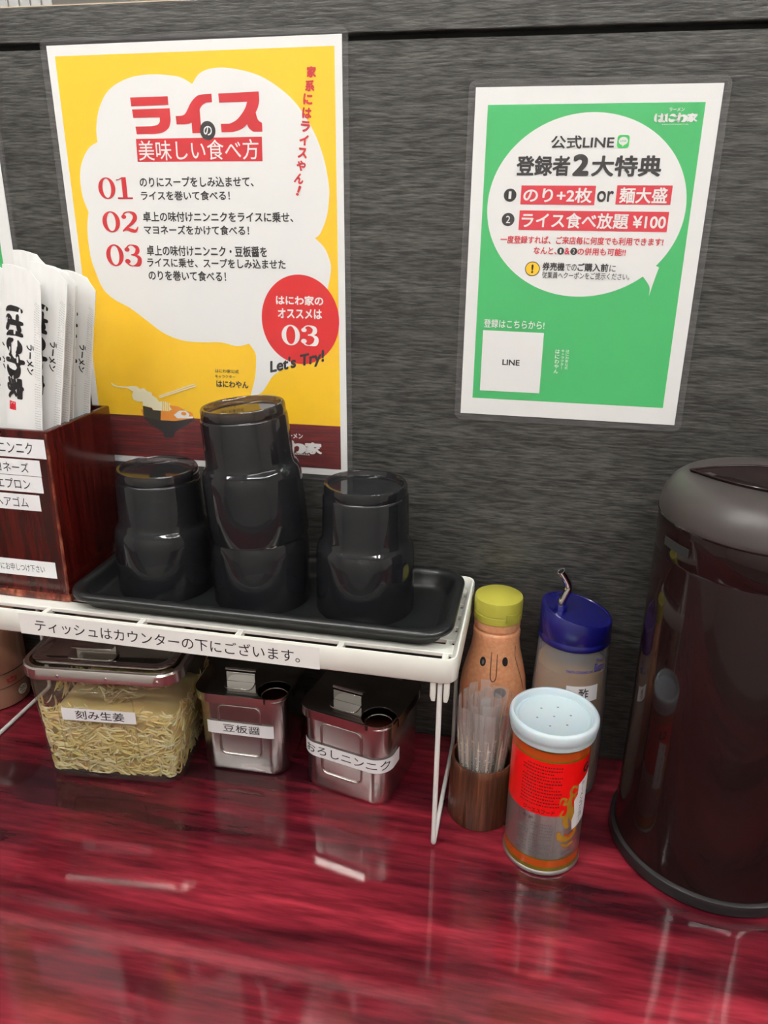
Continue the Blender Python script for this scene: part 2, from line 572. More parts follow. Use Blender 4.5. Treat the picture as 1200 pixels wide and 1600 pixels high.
def logo(sh, x0, y0, x1, y1, mi, layer):
    """the shop's fat brush-written sign, four characters across the box"""
    W = (x1 - x0) / 4.0
    H = y1 - y0
    def at(k):
        return lambda x, y: (x0 + (k + x) * W, y0 + y * H)
    f = at(0)
    S_ = lambda p, wd, f, l=0: sh.stroke(p, [w_ * 1.3 for w_ in wd], mi, layer + l, f, 6)
    S_([(0.12, 0.90), (0.08, 0.6), (0.10, 0.25), (0.20, 0.06)], [0.14, 0.17, 0.18, 0.08], f)
    S_([(0.36, 0.70), (0.62, 0.70), (0.92, 0.78)], [0.12, 0.14, 0.2], f, .1)
    S_([(0.64, 0.95), (0.66, 0.6), (0.66, 0.3)], [0.12, 0.18, 0.2], f, .2)
    S_([(0.68, 0.3), (0.52, 0.33), (0.42, 0.2), (0.55, 0.08), (0.7, 0.14), (0.94, 0.08)], [0.16, 0.1, 0.14, 0.16, 0.18, 0.16], f, .3)
    f = at(1)
    S_([(0.14, 0.90), (0.10, 0.6), (0.12, 0.25), (0.22, 0.06)], [0.14, 0.17, 0.18, 0.08], f)
    S_([(0.42, 0.72), (0.62, 0.80), (0.80, 0.76), (0.92, 0.62)], [0.08, 0.2, 0.24, 0.1], f, .1)
    S_([(0.40, 0.38), (0.48, 0.2), (0.68, 0.16), (0.94, 0.24)], [0.12, 0.22, 0.26, 0.12], f, .2)
    f = at(2)
    S_([(0.30, 0.96), (0.30, 0.6), (0.28, 0.06)], [0.16, 0.18, 0.16], f)
    S_([(0.06, 0.66), (0.22, 0.72), (0.40, 0.78)], [0.18, 0.14, 0.1], f, .1)
    S_([(0.06, 0.22), (0.26, 0.46), (0.56, 0.72), (0.84, 0.62), (0.88, 0.34), (0.74, 0.12), (0.56, 0.08)], [0.14, 0.1, 0.16, 0.28, 0.3, 0.22, 0.08], f, .2)
    vs, fs = text_mesh('家')
    ax, bx = min(p[0] for p in vs), max(p[0] for p in vs)
    ay, by = min(p[1] for p in vs), max(p[1] for p in vs)
    f = at(3)
    for j in range(8):
        dx, dy = .045 * math.cos(2 * PI * j / 8), .045 * math.sin(2 * PI * j / 8)
        sh.raw([f(0.06 + 0.9 * (x - ax) / (bx - ax) + dx, .04 + .92 * (y - ay) / (by - ay) + dy) for x, y in vs], fs, mi, layer + .4 + .05 * j)
    S_([(0.14, 0.74), (0.5, 0.84), (0.88, 0.74)], [0.12, 0.14, 0.12], f, .9)


# ================================================================== THE ROOM
def plane_box(name, m, *b, bevel=0.0):
    return struct(MB().box(*b).build(name, m, bevel=bevel))


plane_box('floor', M_floor, -2.6, 2.6, -2.4, 2.6, -0.80, -0.75)
plane_box('ceiling', M_ceiling, -2.6, 2.6, -2.4, 2.6, 1.75, 1.80)
plane_box('wall_left', M_roomwall, -2.65, -2.6, -2.4, 2.6, -0.75, 1.75)
plane_box('wall_right', M_roomwall, 2.6, 2.65, -2.4, 2.6, -0.75, 1.75)
plane_box('wall_front', M_roomwall, -2.6, 2.6, -2.45, -2.4, -0.75, 1.75)
plane_box('wall_kitchen', M_roomwall, -2.6, 2.6, 2.6, 2.65, -0.75, 1.75)
# the partition the counter runs against: panel, groove, top rail and a pale cap
plane_box('wall_back', M_wall, -2.2, 2.2, 0.0, 0.04, -0.75, 0.7345)
plane_box('trim_1', M_gap, -2.2, 2.2, 0.012, 0.04, 0.7345, 0.7405)
plane_box('trim_2', M_wall, -2.2, 2.2, 0.0, 0.045, 0.7405, 0.7715, bevel=0.0012)
plane_box('trim_3', M_beige, -2.2, 2.2, 0.006, 0.05, 0.7715, 0.7735)

counter = MB().box(-2.2, 2.2, -0.62, 0.0, -0.04, 0.0).build('counter', M_counter, bevel=0.003)
tag(counter, 'glossy dark red wood-grain counter top running along the charcoal partition', 'counter')

bl = thing('window_blind', 'white slatted blind glimpsed over the partition in the top left corner', 'blind', (-1.38, 1.6, 0.6))
b_ = MB()
for i in range(9):
    b_.box(-0.32 + i * 0.036, -0.32 + i * 0.036 + 0.027, -0.003, 0.003, 0.0, 0.9)
b_.build('slat', M_blind, bl)
MB().box(-0.34, 0.02, -0.02, 0.02, 0.9, 0.94).build('head_rail', M_blind, bl)


def ceiling_light(x, y, rz, label):
    t = thing('ceiling_light', label, 'ceiling light', (x, y, 1.70), rz, 'strip lights under the ceiling')
    MB().box(-0.62, 0.62, -0.05, 0.05, 0.022, 0.05).build('housing', M_housing, t, bevel=0.004)
    for s in (-1, 1):
        MB().tube([(-0.60, s * 0.026, 0), (0.60, s * 0.026, 0)], 0.014, 12).build('tube', M_tube, t)
        MB().box(s * 0.605 - 0.012, s * 0.605 + 0.012, -0.045, 0.045, -0.018, 0.022).build('end_cap', M_housing, t)


ceiling_light(0.45, -1.35, 0.10, 'twin-tube strip light on the ceiling behind the seat at the counter')
ceiling_light(-1.15, -1.25, 0.10, 'twin-tube strip light on the ceiling behind the seat, further left')
ceiling_light(1.35, -0.7, 1.4, 'twin-tube strip light on the ceiling to the right, set crosswise')
ceiling_light(-0.40, -0.74, 0.9, 'twin-tube strip light on the ceiling above the counter, set slantwise')
ceiling_light(-0.3, 1.0, 0.0, 'twin-tube strip light on the ceiling over the kitchen')

# ================================================================== POSTERS
EPS = 0.00010


def wall_sheet(w, h):
    """sheet point (mm from the paper's upper left corner, down positive already turned up) to the poster's own space"""
    def fn(u, v, l):
        return (u / 1000 - w / 2, -0.0014 - l * EPS, v / 1000 + h / 2)
    return fn


def poster(label, cx, cz, rot, w, h, sh, mats, margin=0.006, lean=0.0):
    t = thing('poster', label, 'poster', (cx, 0, cz))
    t.rotation_euler = (0, -rot, 0)
    sh.rect(0, -h * 1000, w * 1000, 0, 0, 0)
    MB().box(-w / 2, w / 2, -0.0013, -0.0009, -h / 2, h / 2).build('paper_backing', mats[0], t)
    sh.build('printed_sheet', mats, wall_sheet(w, h), t)
    f = MB()
    ring0 = [(x, -0.0004, y) for x, y, _ in rrect(w / 2 + margin, h / 2 + margin, 0.007)]
    ring1 = [(x, -0.0030, y) for x, y, _ in rrect(w / 2 + margin, h / 2 + margin, 0.007)]
    f.rings([ring0, ring1]).build('laminate_film', M_film, t)
    return t


def flip(pts):
    return [(x, -y) for x, y in pts]


# ---- the yellow rice poster (A3)
PM = [M_paper, M_yellow, M_red, M_ink, M_band, M_deepred, M_orange, M_cream, M_nori, M_green, M_lime, M_pinkred]
W_, Y_, R_, K_, B_, DR_, OR_, CR_, NO_, G_, LI_, PR_ = range(12)
s1 = Sheet()
s1.rect(8, -412.7, 290, -9.3, Y_, 1)
cloud = [(149.2, 36.6), (139.9, 31.5), (130.2, 29.1), (107.3, 27.4), (83.5, 30.0), (62.0, 39.4), (49.6, 54.8), (43.7, 72.9), (43.3, 85.6), (32.6, 91.3), (22.9, 104.8), (19.3, 119.7), (19.7, 136.7), (24.2, 150.9), (20.2, 169.0), (20.3, 194.4), (24.0, 210.5), (30.0, 226.8), (41.3, 237.8), (60.2, 247.3), (76.8, 259.0), (95.4, 271.9), (116.8, 279.3), (138.7, 280.6), (160.5, 279.9), (178.3, 283.3), (192.0, 280.2), (198.0, 288.7), (198.9, 296.7), (197.3, 312.4), (194.6, 322.8), (190.1, 336.9), (202.7, 332.1), (210.5, 322.1), (216.6, 313.6), (226.9, 306.4), (248.5, 293.5), (270.0, 266.5), (279.2, 222.5), (282.1, 209.5), (282.9, 200.3), (279.9, 190.0), (275.4, 182.2), (267.1, 174.5), (272.5, 170.3), (279.3, 155.5), (282.3, 138.1), (282.0, 123.8), (277.4, 101.3), (268.5, 79.2), (253.6, 57.2), (238.4, 43.6), (217.0, 31.3), (192.1, 24.9), (173.0, 23.8), (157.8, 27.6)]
corners = {0, 8, 13, 26, 31, 43}
segs = sorted(corners) + [len(cloud)]
cl = []
for a, b in zip(segs[:-1], segs[1:]):
    part = [cloud[i % len(cloud)] for i in range(a, b + 1)]
    cl += spline(part, 4)[:-1]
s1.poly(flip(cl), W_, 2)
s1.rect(8, -412.7, 290, -364.4, B_, 2)
s1.ell(249.0, -254.4, 41.5, 45.0, DR_, 3, 72)
s1.poly(flip([(85.4, 83.3), (216.8, 83.1), (216.3, 104.7), (85.0, 104.1)]), R_, 3)
txt1 = [('美味しい食べ方', 87.0, 84.9, 212.9, 103.0, W_, .004),
        ('のりにスープをしみ込ませて、', 85.0, 118.0, 206.1, 127.4, K_, .024), ('ライスを巻いて食べる！', 84.9, 130.9, 180.6, 139.8, K_, .024),
        ('卓上の味付けニンニクをライスに乗せ、', 84.7, 150.5, 245.4, 160.2, K_, .024), ('マヨネーズをかけて食べる！', 84.7, 163.3, 198.8, 172.5, K_, .024),
        ('卓上の味付けニンニク・豆板醤を', 85.3, 182.9, 216.6, 193.4, K_, .024), ('ライスに乗せ、スープをしみ込ませた', 84.7, 195.2, 235.7, 204.6, K_, .024),
        ('のりを巻いて食べる！', 84.8, 207.6, 171.1, 217.8, K_, .024),
        ('はにわ家の', 223.8, 230.0, 274.2, 239.5, W_, .03), ('オススメは', 225.3, 243.0, 272.5, 252.9, W_, .03),
        ('はにわ家公式', 151.6, 308.2, 178.7, 312.3, K_, .012), ('キャラクター', 151.2, 314.5, 174.3, 318.0, K_, .012),
        ('はにわやん', 152.0, 320.4, 188.7, 328.1, K_, .03), ('ラーメン', 225.2, 374.8, 247.8, 380.6, W_, .03),
        ('HANIWAYA', 234.6, 396.7, 255.1, 399.0, W_, .01)]
for t_, a, b, c, d, mi, off in txt1:
    s1.text(t_, a, -d, c, -b, mi, 4, off)
def head(pts):
    s1.poly([(83.3 + (x - 410) / 405 * 133.3, -(44.8 + (y - 290) / 125 * 34.3)) for x, y in pts], R_, 4 + .05 * len(s1.f) % .7)


head([(411, 297), (531, 296), (531, 323), (412, 325)])
head([(413, 335), (534, 334), (534, 372)] + spline([(534, 372), (526, 396), (505, 411), (478, 415)], 5)[1:] + [(421, 415), (419, 390), (472, 390)] + spline([(472, 390), (490, 386), (499, 376), (500, 362)], 5)[1:] + [(415, 362)])
head([(668, 292), (668, 318), (650, 319)] + spline([(650, 319), (634, 330), (616, 362), (598, 382), (578, 386)], 5)[1:] + [(552, 386), (551, 359), (566, 359)] + spline([(566, 359), (582, 352), (602, 318), (622, 298), (640, 293)], 5)[1:])
head([(600, 352), (628, 332), (629, 415), (600, 415)])
head([(689, 292), (812, 289), (813, 316)] + spline([(813, 316), (806, 342), (786, 374), (758, 402), (728, 413)], 5)[1:] + [(692, 413), (691, 387), (718, 387)] + spline([(718, 387), (742, 374), (766, 344), (776, 319)], 5)[1:] + [(690, 320)])
head([(768, 366), (800, 352)] + spline([(800, 352), (806, 376), (818, 386)], 4)[1:] + [(818, 414), (790, 413)] + spline([(790, 413), (775, 398), (768, 366)], 4)[1:-1])
s1.ell(161.9, -77.0, 8.0, 8.4, K_, 5)
s1.text('の', 157.6, -81.3, 166.3, -72.9, W_, 6, .02)
for a, b, c, d, ds, mi in ((38.6, 118.1, 76.9, 138.6, '01', R_), (38.9, 150.2, 79.2, 170.6, '02', R_), (38.9, 182.5, 79.1, 204.2, '03', R_), (228.5, 259.4, 268.6, 280.3, '03', W_)):
    mid = (a + c) / 2
    numeral(s1, ds[0], a, -d, mid - 0.3, -b, mi, 5)
    numeral(s1, ds[1], mid + 0.6, -d, c, -b, mi, 5)
logo(s1, 189.8, -397.0, 269.1, -383.8, W_, 4)
vert = [(267.8, 29.6), (265.9, 41.0), (263.7, 52.1), (262.4, 63.6), (260.5, 75.0), (258.8, 86.7), (256.9, 97.8), (255.2, 109.0), (252.9, 120.3), (251.8, 131.2)]
for ch, (x, y), tilt in zip('家系にはライスやん！', vert, (-.04, -.06, -.08, -.1, -.1, -.1, -.1, -.1, -.3, -.4)):
    hw = 4.6 if ch != '！' else 1.5
    s1.text(ch, x - hw, -y - 4.7, x + hw, -y + 4.7, R_, 5, .045, 0, tilt)
sub = Sheet()
sub.text("Let's Try!", 0, 0, 64, 16, K_, 0, .035, .28)
ca, sa = math.cos(0.235), math.sin(0.235)
s1.put(sub, lambda x, y: (215 + x * ca - y * sa, -313.5 + x * sa + y * ca), 5)
s1.ell(92, -381.5, 34, 11.5, NO_, 2.3)
s1.m[-1] = B_
bowl = [(61.3, 364.8), (68.9, 366.8), (81.6, 368.4), (99.6, 368.6), (122.9, 364.0), (123.4, 365.8), (114.6, 371.7), (98.4, 381.2), (96.5, 386.8), (93.8, 388.2), (86.7, 388.7), (84.2, 386.9), (84.1, 382.0), (73.0, 376.4), (63.5, 368.4)]
soup = [(61.5, 364.8), (59.5, 357.6), (75.3, 355.6), (96.2, 350.9), (105.0, 351.7), (113.5, 356.0), (120.9, 358.1), (122.9, 364.0), (99.7, 368.8), (81.7, 368.6)]
nori = [(62.6, 353.2), (73.4, 355.1), (73.8, 357.5), (83.8, 357.6), (82.3, 368.4), (68.9, 366.9), (62.1, 364.5)]
steam = [(26.8, 328.4), (28.3, 331.9), (33.9, 333.4), (45.6, 333.9), (52.8, 337.4), (50.4, 341.7), (51.8, 346.4), (56.7, 348.6), (63.2, 348.3), (62.1, 352.6), (72.8, 354.5), (75.1, 357.4), (84.1, 357.5), (93.0, 357.7), (97.0, 355.7), (94.8, 352.2), (95.8, 348.5), (89.0, 346.5), (82.6, 347.4), (80.4, 343.9), (75.0, 340.5), (74.7, 337.6), (69.1, 336.0), (66.2, 332.9), (61.0, 334.0), (57.4, 331.4), (51.6, 331.2), (45.6, 332.3), (34.0, 331.9), (29.4, 330.0)]
s1.poly(flip(soup), OR_, 4)
s1.poly(flip(bowl), K_, 5)
s1.poly(flip(steam), CR_, 5)
s1.poly(flip(nori), NO_, 6)
s1.poly(flip([(99.0, 361.6), (105.9, 356.4), (113.5, 356.0), (117.6, 359.4), (116.7, 362.5), (121.8, 362.2), (121.6, 364.1), (102.5, 365.3)]), W_, 6)
s1.ell(111, -359.6, 3.2, 2.0, OR_, 7, 20)
for dx in (0, 2.4, 4.8, 7.2):
    s1.stroke([(87.2 + dx, -339.5), (87.0 + dx, -348), (85.8 + dx, -358)], 1.0, Y_, 7.5)
s1.poly(flip([(83.2, 340.7), (126.3, 325.2), (127.2, 326.1), (83.5, 341.7)]), CR_, 8)
s1.poly(flip([(83.4, 342.2), (127.8, 327.0), (128.6, 328.2), (83.7, 343.5)]), CR_, 8)
poster('yellow laminated poster about rice toppings on the charcoal partition behind the black cups', -0.2548, 0.5290, 0.008, 0.297, 0.42, s1, PM)

# ---- the green poster (A4)
s2 = Sheet()
s2.rect(11.5, -280.5, 197.1, -14.2, G_, 1)
s2.ell(104.4, -99.6, 88.4, 78.6, W_, 2, 96)
s2.poly(flip(spline([(176.5, 150.0), (174.0, 160.0), (170.7, 175.8)], 5) + spline([(170.7, 175.8), (170.0, 167.0), (162.0, 157.0)], 5)[1:] + [(168, 146)]), W_, 3)
s2.rect(46.3, -97.1, 112.9, -80.8, PR_, 4)
s2.rect(131.4, -96.4, 179.1, -80.3, PR_, 4)
s2.rect(46.2, -119.3, 179.0, -102.2, PR_, 4)
txt2 = [('ラーメン', 168.0, 18.3, 180.6, 21.2, W_, .02), ('HANIWAYA', 163.7, 30.9, 185.4, 31.7, W_, 0),
        ('公式LINE', 69.8, 39.5, 124.8, 50.3, K_, .022), ('登録者', 40.5, 55.8, 88.5, 72.8, K_, .032), ('2', 90.6, 54.6, 105.2, 72.8, K_, .05),
        ('大特典', 107.2, 55.8, 167.5, 73.2, K_, .032), ('のり+2枚', 48.6, 82.6, 110.1, 95.4, W_, .022), ('or', 114.6, 85.0, 129.2, 94.5, K_, .02),
        ('麺大盛', 134.2, 82.0, 175.6, 95.3, W_, .022), ('ライス食べ放題 ¥100', 48.5, 103.9, 177.3, 117.4, W_, .022),
        ('一度登録すれば、ご来店毎に何度でも利用できます!', 30.1, 124.4, 177.4, 131.4, PR_, .022), ('なんと、', 61.8, 134.0, 83.0, 140.6, PR_, .022),
        ('&', 90.2, 134.4, 95.0, 140.2, PR_, .022), ('の併用も可能!!', 102.0, 134.0, 145.4, 140.8, PR_, .022),
        ('券売機', 71.0, 147.6, 91.5, 155.1, K_, .028), ('での', 92.3, 148.8, 102.5, 154.8, K_, .005), ('ご購入前', 103.4, 147.6, 131.3, 155.1, K_, .028), ('に', 132.5, 148.9, 138.1, 154.8, K_, .005),
        ('従業員へクーポンをご提示ください。', 71.3, 155.9, 151.3, 162.1, K_, .008),
        ('登録はこちらから!', 18.9, 201.8, 77.4, 210.0, W_, .014)]
for t_, a, b, c, d, mi, off in txt2:
    s2.text(t_, a, -d, c, -b, mi, 5, off)
logo(s2, 156.6, -29.6, 192.1, -22.7, W_, 4)
for x, y, r, n_ in ((36.4, 89.2, 5.8, '1'), (36.0, 110.3, 5.9, '2')):
    s2.ell(x, -y, r, r * .98, K_, 4)
    s2.text(n_, x - (1.3 if n_ == '1' else 2.0), -y - 3.2, x + (1.2 if n_ == '1' else 2.0), -y + 3.2, W_, 5, .004)
for x, n_ in ((86.6, '1'), (98.6, '2')):
    s2.ell(x, -137.4, 3.2, 3.2, K_, 4, 24)
    s2.text(n_, x - (.7 if n_ == '1' else 1.1), -139.2, x + (.7 if n_ == '1' else 1.1), -135.6, W_, 5, 0)
s2.rrect(127.3, -49.9, 137.6, -39.4, 2.4, LI_, 4)
s2.ell(132.45, -44.2, 3.9, 3.3, W_, 5, 28)
s2.poly([(131.2, -46.6), (134.2, -46.4), (132.2, -48.8)], W_, 5.5)
s2.text('LINE', 129.8, -44.9, 135.1, -43.5, LI_, 6, .01)
s2.ell(61.8, -153.8, 6.9, 6.6, K_, 4)
s2.ell(61.8, -153.8, 6.2, 5.9, Y_, 5)
s2.text('!', 60.8, -157.8, 62.8, -149.8, K_, 6, .04)
s2.poly(flip([(18.5, 212.7), (77.5, 213.2), (77.8, 272.5), (18.6, 272.5)]), W_, 4)
s2.text('LINE', 39.3, -246.0, 56.3, -240.3, K_, 5, .03)
for s_, x, y0, y1, hw, off in (('はにわ家公式', 101.6, 228.0, 247.5, 1.5, .004), ('キャラクター', 97.2, 228.0, 247.5, 1.5, .004), ('はにわやん', 92.1, 228.0, 252.2, 2.1, .02)):
    st = (y1 - y0) / len(s_)
    for i, ch in enumerate(s_):
        y = y0 + (i + .5) * st
        k = 0.45 if ch == 'ー' else (0.7 if ch in 'ャ' else 1)
        s2.text(ch, x - hw * (1 if ch == 'ー' else k), -y - st * .42 * (0.12 if ch == 'ー' else k), x + hw * (1 if ch == 'ー' else k), -y + st * .42 * (0.12 if ch == 'ー' else k), W_, 5, off, 0, PI / 2 if ch == 'ー' else 0)
poster('green laminated poster with a white speech bubble, on the charcoal partition at the right', 0.1205, 0.5467, 0.0, 0.21, 0.297, s2, PM)

# ---- the poster at the left edge of the photo, only its right border in view
s3 = Sheet()
s3.rect(14, -283, 196, -14, G_, 1)
poster('laminated poster with green print cut off by the left edge of the photo', -0.5795, 0.5800, 0.0, 0.21, 0.297, s3, PM)

# ================================================================== SHELF
SX0, SX1, SY0, SY1 = -0.517, 0.0415, -0.1875, -0.0075
SC = ((SX0 + SX1) / 2, (SY0 + SY1) / 2)
ZR, ZL, ZS = 0.2175, 0.1925, 0.2065
shelf = thing('countertop_shelf', 'white slatted plastic shelf on wire legs, standing on the red counter', 'shelf', (SC[0], SC[1], 0))
hx, hy = (SX1 - SX0) / 2, (SY1 - SY0) / 2
fr = MB()
fr.rings([rrect(hx - .0015, hy - .0015, .011, ZL), rrect(hx, hy, .012, ZL + .002), rrect(hx, hy, .012, ZR - .002), rrect(hx - .001, hy - .001, .011, ZR),
          rrect(hx - .0025, hy - .0025, .0105, ZR), rrect(hx - .0032, hy - .0032, .010, ZR - .001), rrect(hx - .0075, hy - .0075, .008, ZS),
          rrect(hx - .0085, hy - .0085, .008, ZS - .004), rrect(hx - .004, hy - .004, .009, ZS - .006), rrect(hx - .0035, hy - .0035, .009, ZL)], closed=True)
fr.build('frame', M_white_plastic, shelf, 40)
sl = MB()
sl.box(-hx + .006, hx - .006, -.1790 - SC[1], -.1665 - SC[1], ZS - .0045, ZS)
y = -0.1560
while y < SY1 - .012:
    y1 = min(y + .0165, SY1 - .008)
    sl.box(-hx + .006, hx - .006, y - SC[1], y1 - SC[1], ZS - .0045, ZS)
    y += .0255
for x in (-.485, -.382, -.277, -.174, -.072, .028):
    sl.box(x - .003 - SC[0], x + .003 - SC[0], -hy + .006, hy - .006, ZS - .0075, ZS - .0008)
sl.build('slatted_top', M_white_plastic, shelf, bevel=.0008)
for xs in (.0265, -.5062):
    lx = xs - SC[0]
    path = [(lx, -hy + .0065, ZS - .008)]
    for i in range(7):
        a = i / 6 * PI / 2
        path.append((lx, -hy + .0065 + .006 * (1 - math.cos(a)), .0088 - .006 * math.sin(a) - .0003))
    for i in range(7):
        a = i / 6 * PI / 2
        path.append((lx, hy - .012 + .006 * math.sin(a), .0028 - .0003 + .006 * (1 - math.cos(a))))
    path.append((lx, hy - .006, ZS - .008))
    MB().tube(path, .0024, 12).build('wire_leg', M_wire, shelf, 60)
    for yy in (-hy + .0065, hy - .0065):
        so = MB()
        for s in (-1, 1):
            so.rings([rrect(.0026, .004, .0012, ZL + .004, 3, lx + s * .0062, yy), rrect(.0026, .004, .0012, ZL - .016, 3, lx + s * .0062, yy), rrect(.0018, .003, .001, ZL - .021, 3, lx + s * .0057, yy)])
        so.box(lx - .006, lx + .006, yy - .0035, yy + .0035, ZL, ZL + .004)
        so.build('leg_socket', M_white_plastic, shelf)
tape = Sheet()
tape.rect(-394, 192.9, -85, 215.8, 0, 0)
tape.text('ティッシュはカウンターの下にございます。', -377, 197.5, -104, 211.0, 1, 1, .003)
tape.build('label_strip', [mat('clear_label_tape', (0.84, 0.84, 0.82), 0.3), M_ink], lambda u, v, l: (u / 1000 - SC[0], -hy - .0002 - l * EPS, v / 1000 - .0003), shelf)

# ================================================================== TRAY AND CUPS
tray = thing('serving_tray', 'black oblong plastic tray holding the upturned cups on the white shelf', 'tray', (-.1660, -.0856, ZS + .0003))
th, td = .1985, .0750
T_ = MB()
prof = [(.016, .0), (.0125, .0008), (.006, .010), (.003, .0125), (.0005, .0135), (0, .0155), (.0005, .0180), (.003, .0198), (.007, .0198), (.0105, .0185), (.0125, .0150), (.0165, .0055), (.020, .0030)]
T_.rings([rrect(th - i, td - i, max(.030 - i * .6, .012), z, 10) for i, z in prof])
T_.build('tray_body', M_tray, tray, 50)
T_ = None

CUPZ = ZS + .0003 + .0032
cup_prof = [(.0499, 0), (.0504, .001), (.0500, .03), (.0497, .054), (.0493, .0600), (.0483, .0650), (.0466, .0685), (.0450, .0702), (.0440, .0722), (.0435, .077), (.0425, .1145), (.0420, .1165), (.0411, .1172),
            (.0413, .1185), (.0411, .1255), (.0400, .1272), (.0375, .1272), (.0365, .1255), (.0360, .1232), (.0002, .1232),
            (.0002, .1210), (.0375, .1210), (.0400, .1150), (.0417, .077), (.0424, .0718), (.0436, .0694), (.0452, .0675), (.0468, .0640), (.0477, .0590), (.0481, .053), (.0485, .03), (.0489, .001)]
cup_prof = [(r, z * 1.045) for r, z in cup_prof]
cupA = MB().lathe(cup_prof, 80, closed=True).build('drinking_cup', M_cup, None, 50)
tag(cupA, 'single smoky black cup upturned at the right end of the tray', 'cup', 'upturned black cups on the tray')
cupA.location = (-.066, -.082, CUPZ)


def cup_at(loc, rot, label):
    c = cupA.copy()
    COL.objects.link(c)
    c.location = loc
    c.rotation_euler = rot
    c['label'] = label


cup_at((-.286, -.0825, CUPZ), (0, 0, .4), 'smoky black cup upturned beside the wooden box at the left end of the tray')
cup_at((-.1765, -.084, CUPZ), (0, 0, 1.0), 'lower black cup of the leaning stack in the middle of the tray')
cup_at((-.1765, -.0845, CUPZ + .0720), (math.radians(.6), math.radians(-5.0), 0), 'upper black cup of the leaning stack, standing tallest in front of the yellow poster')

# ================================================================== CHOPSTICK BOX AND SLEEVES
BX0, BX1, BY0, BY1 = -.498, -.3682, -.1400, -.0225
bz = ZS + .0003
box = thing('chopstick_box', 'dark red lacquered wooden box full of paper chopstick sleeves, on the white shelf', 'box', ((BX0 + BX1) / 2, (BY0 + BY1) / 2, bz))
bw, bd, bh = (BX1 - BX0) / 2, (BY1 - BY0) / 2, .3885 - bz
b_ = MB()
b_.rings([rrect(bw + .0015, bd + .0015, .002, .0, 3), rrect(bw + .0015, bd + .0015, .002, .008, 3), rrect(bw, bd, .002, .0105, 3), rrect(bw, bd, .002, bh - .001, 3),
          rrect(bw - .001, bd - .001, .002, bh, 3), rrect(bw - .0050, bd - .0050, .001, bh, 3), rrect(bw - .0050, bd - .0050, .001, .09, 3)], cap0=True, cap1=True)
b_.build('box_body', M_box, box, 25)
e_ = MB()
e_.rings([[(x, y, z) for x, y, z in rrect(bw + .0022, bd + .0022, .003, .0002, 3)], rrect(bw + .0026, bd + .0026, .003, .004, 3), rrect(bw + .0018, bd + .0018, .003, .0085, 3)], False, False)
e_.build('base_moulding', M_boxedge, box)
for x in (-1, 1):
    MB().tube([(x * (bw - .001), -bd + .001, .011), (x * (bw - .001), -bd + .001, bh - .002)], .0016, 8).build('worn_corner', M_boxedge, box)
for s_, zt, zb, xr, tr, tl, f_ in (('ニンニク', .3805, .3610, -.3712, -.3850, -.4230, .003), ('マヨネーズ', .3590, .3425, -.3795, -.3925, -.4400, .003), ('エプロン', .3420, .3250, -.3798, -.3935, -.4310, .003),
                               ('ヘアゴム', .3225, .3055, -.3855, -.3990, -.4360, .003), ('スタッフにお申しつけ下さい', .2500, .2318, -.3790, -.3920, -.4660, 0.0)):
    ls = Sheet()
    L = -.4960 * 1000
    ls.rect(L, zb * 1000, xr * 1000, zt * 1000, 0, 0)
    hh = (zt - zb) * (0.62 if len(s_) < 6 else 0.46)
    m_ = (zt + zb) / 2
    ls.text(s_, tl * 1000, (m_ - hh / 2) * 1000, tr * 1000, (m_ + hh / 2) * 1000, 1, 1, f_)
    ls.build('label_strip', [M_sticker, M_ink], lambda u, v, l: (u / 1000 - (BX0 + BX1) / 2, -bd - .0002 - l * EPS, v / 1000 - bz), box)


def sleeve_mesh():
    """one paper chopstick sleeve, 36 mm wide, standing on z=0, its printed face towards -y"""
    Wd, Ht, n, mrows = .0385, .232, 14, 26
    mb = MB()
    front, back = [], []
    def pt(u, v, sgn):
        x = (u - .5) * Wd
        bulge = (math.sin(PI * min(max(u / .78, 0), 1)) ** .8) * .0030 * (1 - .55 * v ** 3)
        crink = .0004 * math.sin(31 * u + 23 * v) * v + .0003 * math.sin(57 * v + 9 * u)
        top = .0016 * math.sin(4.5 * u + .6) + (.0 if u < .72 else -.010 * (u - .72) / .28)
        return (x, sgn * (bulge + .0004) + crink, v * Ht + top * v ** 4)
    for j in range(mrows + 1):
        front.append([pt(i / n, j / mrows, -1) for i in range(n + 1)])
        back.append([pt(i / n, j / mrows, 1) for i in range(n, -1, -1)])
    rings = [f + b for f, b in zip(front, back)]
    mb.rings(rings)
    return mb, pt, Wd, Ht


def sleeve(loc, rot, label, first=[]):
    if not first:
        t = thing('chopstick_sleeve', label, 'chopstick sleeve', loc, 0, 'paper chopstick sleeves in the wooden box')
        t.rotation_euler = rot
        mb, pt, Wd, Ht = sleeve_mesh()
        mb.build('paper_sleeve', M_paper, t, 60)
        sh = Sheet()
        sub = Sheet()
        logo(sub, 0, 0, 88, 18.5, 0, 0)
        sub.text('ラーメン', 32, 21.2, 61, 27.5, 0, 0, .032)
        sh.put(sub, lambda x, y: (3.0 + y, 196 - x), 0)
        sh.rect(5, 97, 12.5, 105.5, 1, 0)
        for a, b, c, d in ((6.2, 98.5, 7.2, 104.2), (8.0, 98.3, 11.6, 99.2), (8.2, 101, 9.2, 104.6), (10.2, 100.6, 11.4, 104.4)):
            sh.rect(a, b, c, d, 2, .5)
        for r in range(84):
            for c in range(3):
                sh.rect(31.4 + c * 2.1, 4 + r * 2.45, 33.0 + c * 2.1, 4.28 + r * 2.45, 3, 0)
        def fn(u, v, l):
            p = pt(u / 1000 / Wd, v / 1000 / Ht, -1)
            return (p[0], p[1] - .0002 - l * EPS, p[2])
        sh.build('printed_marks', [M_ink, M_pinkred, M_paper, M_grey], fn, t, cut=3.0)
        first.append(t)
        return t
    return copy_thing(first[0], loc, rot, label)


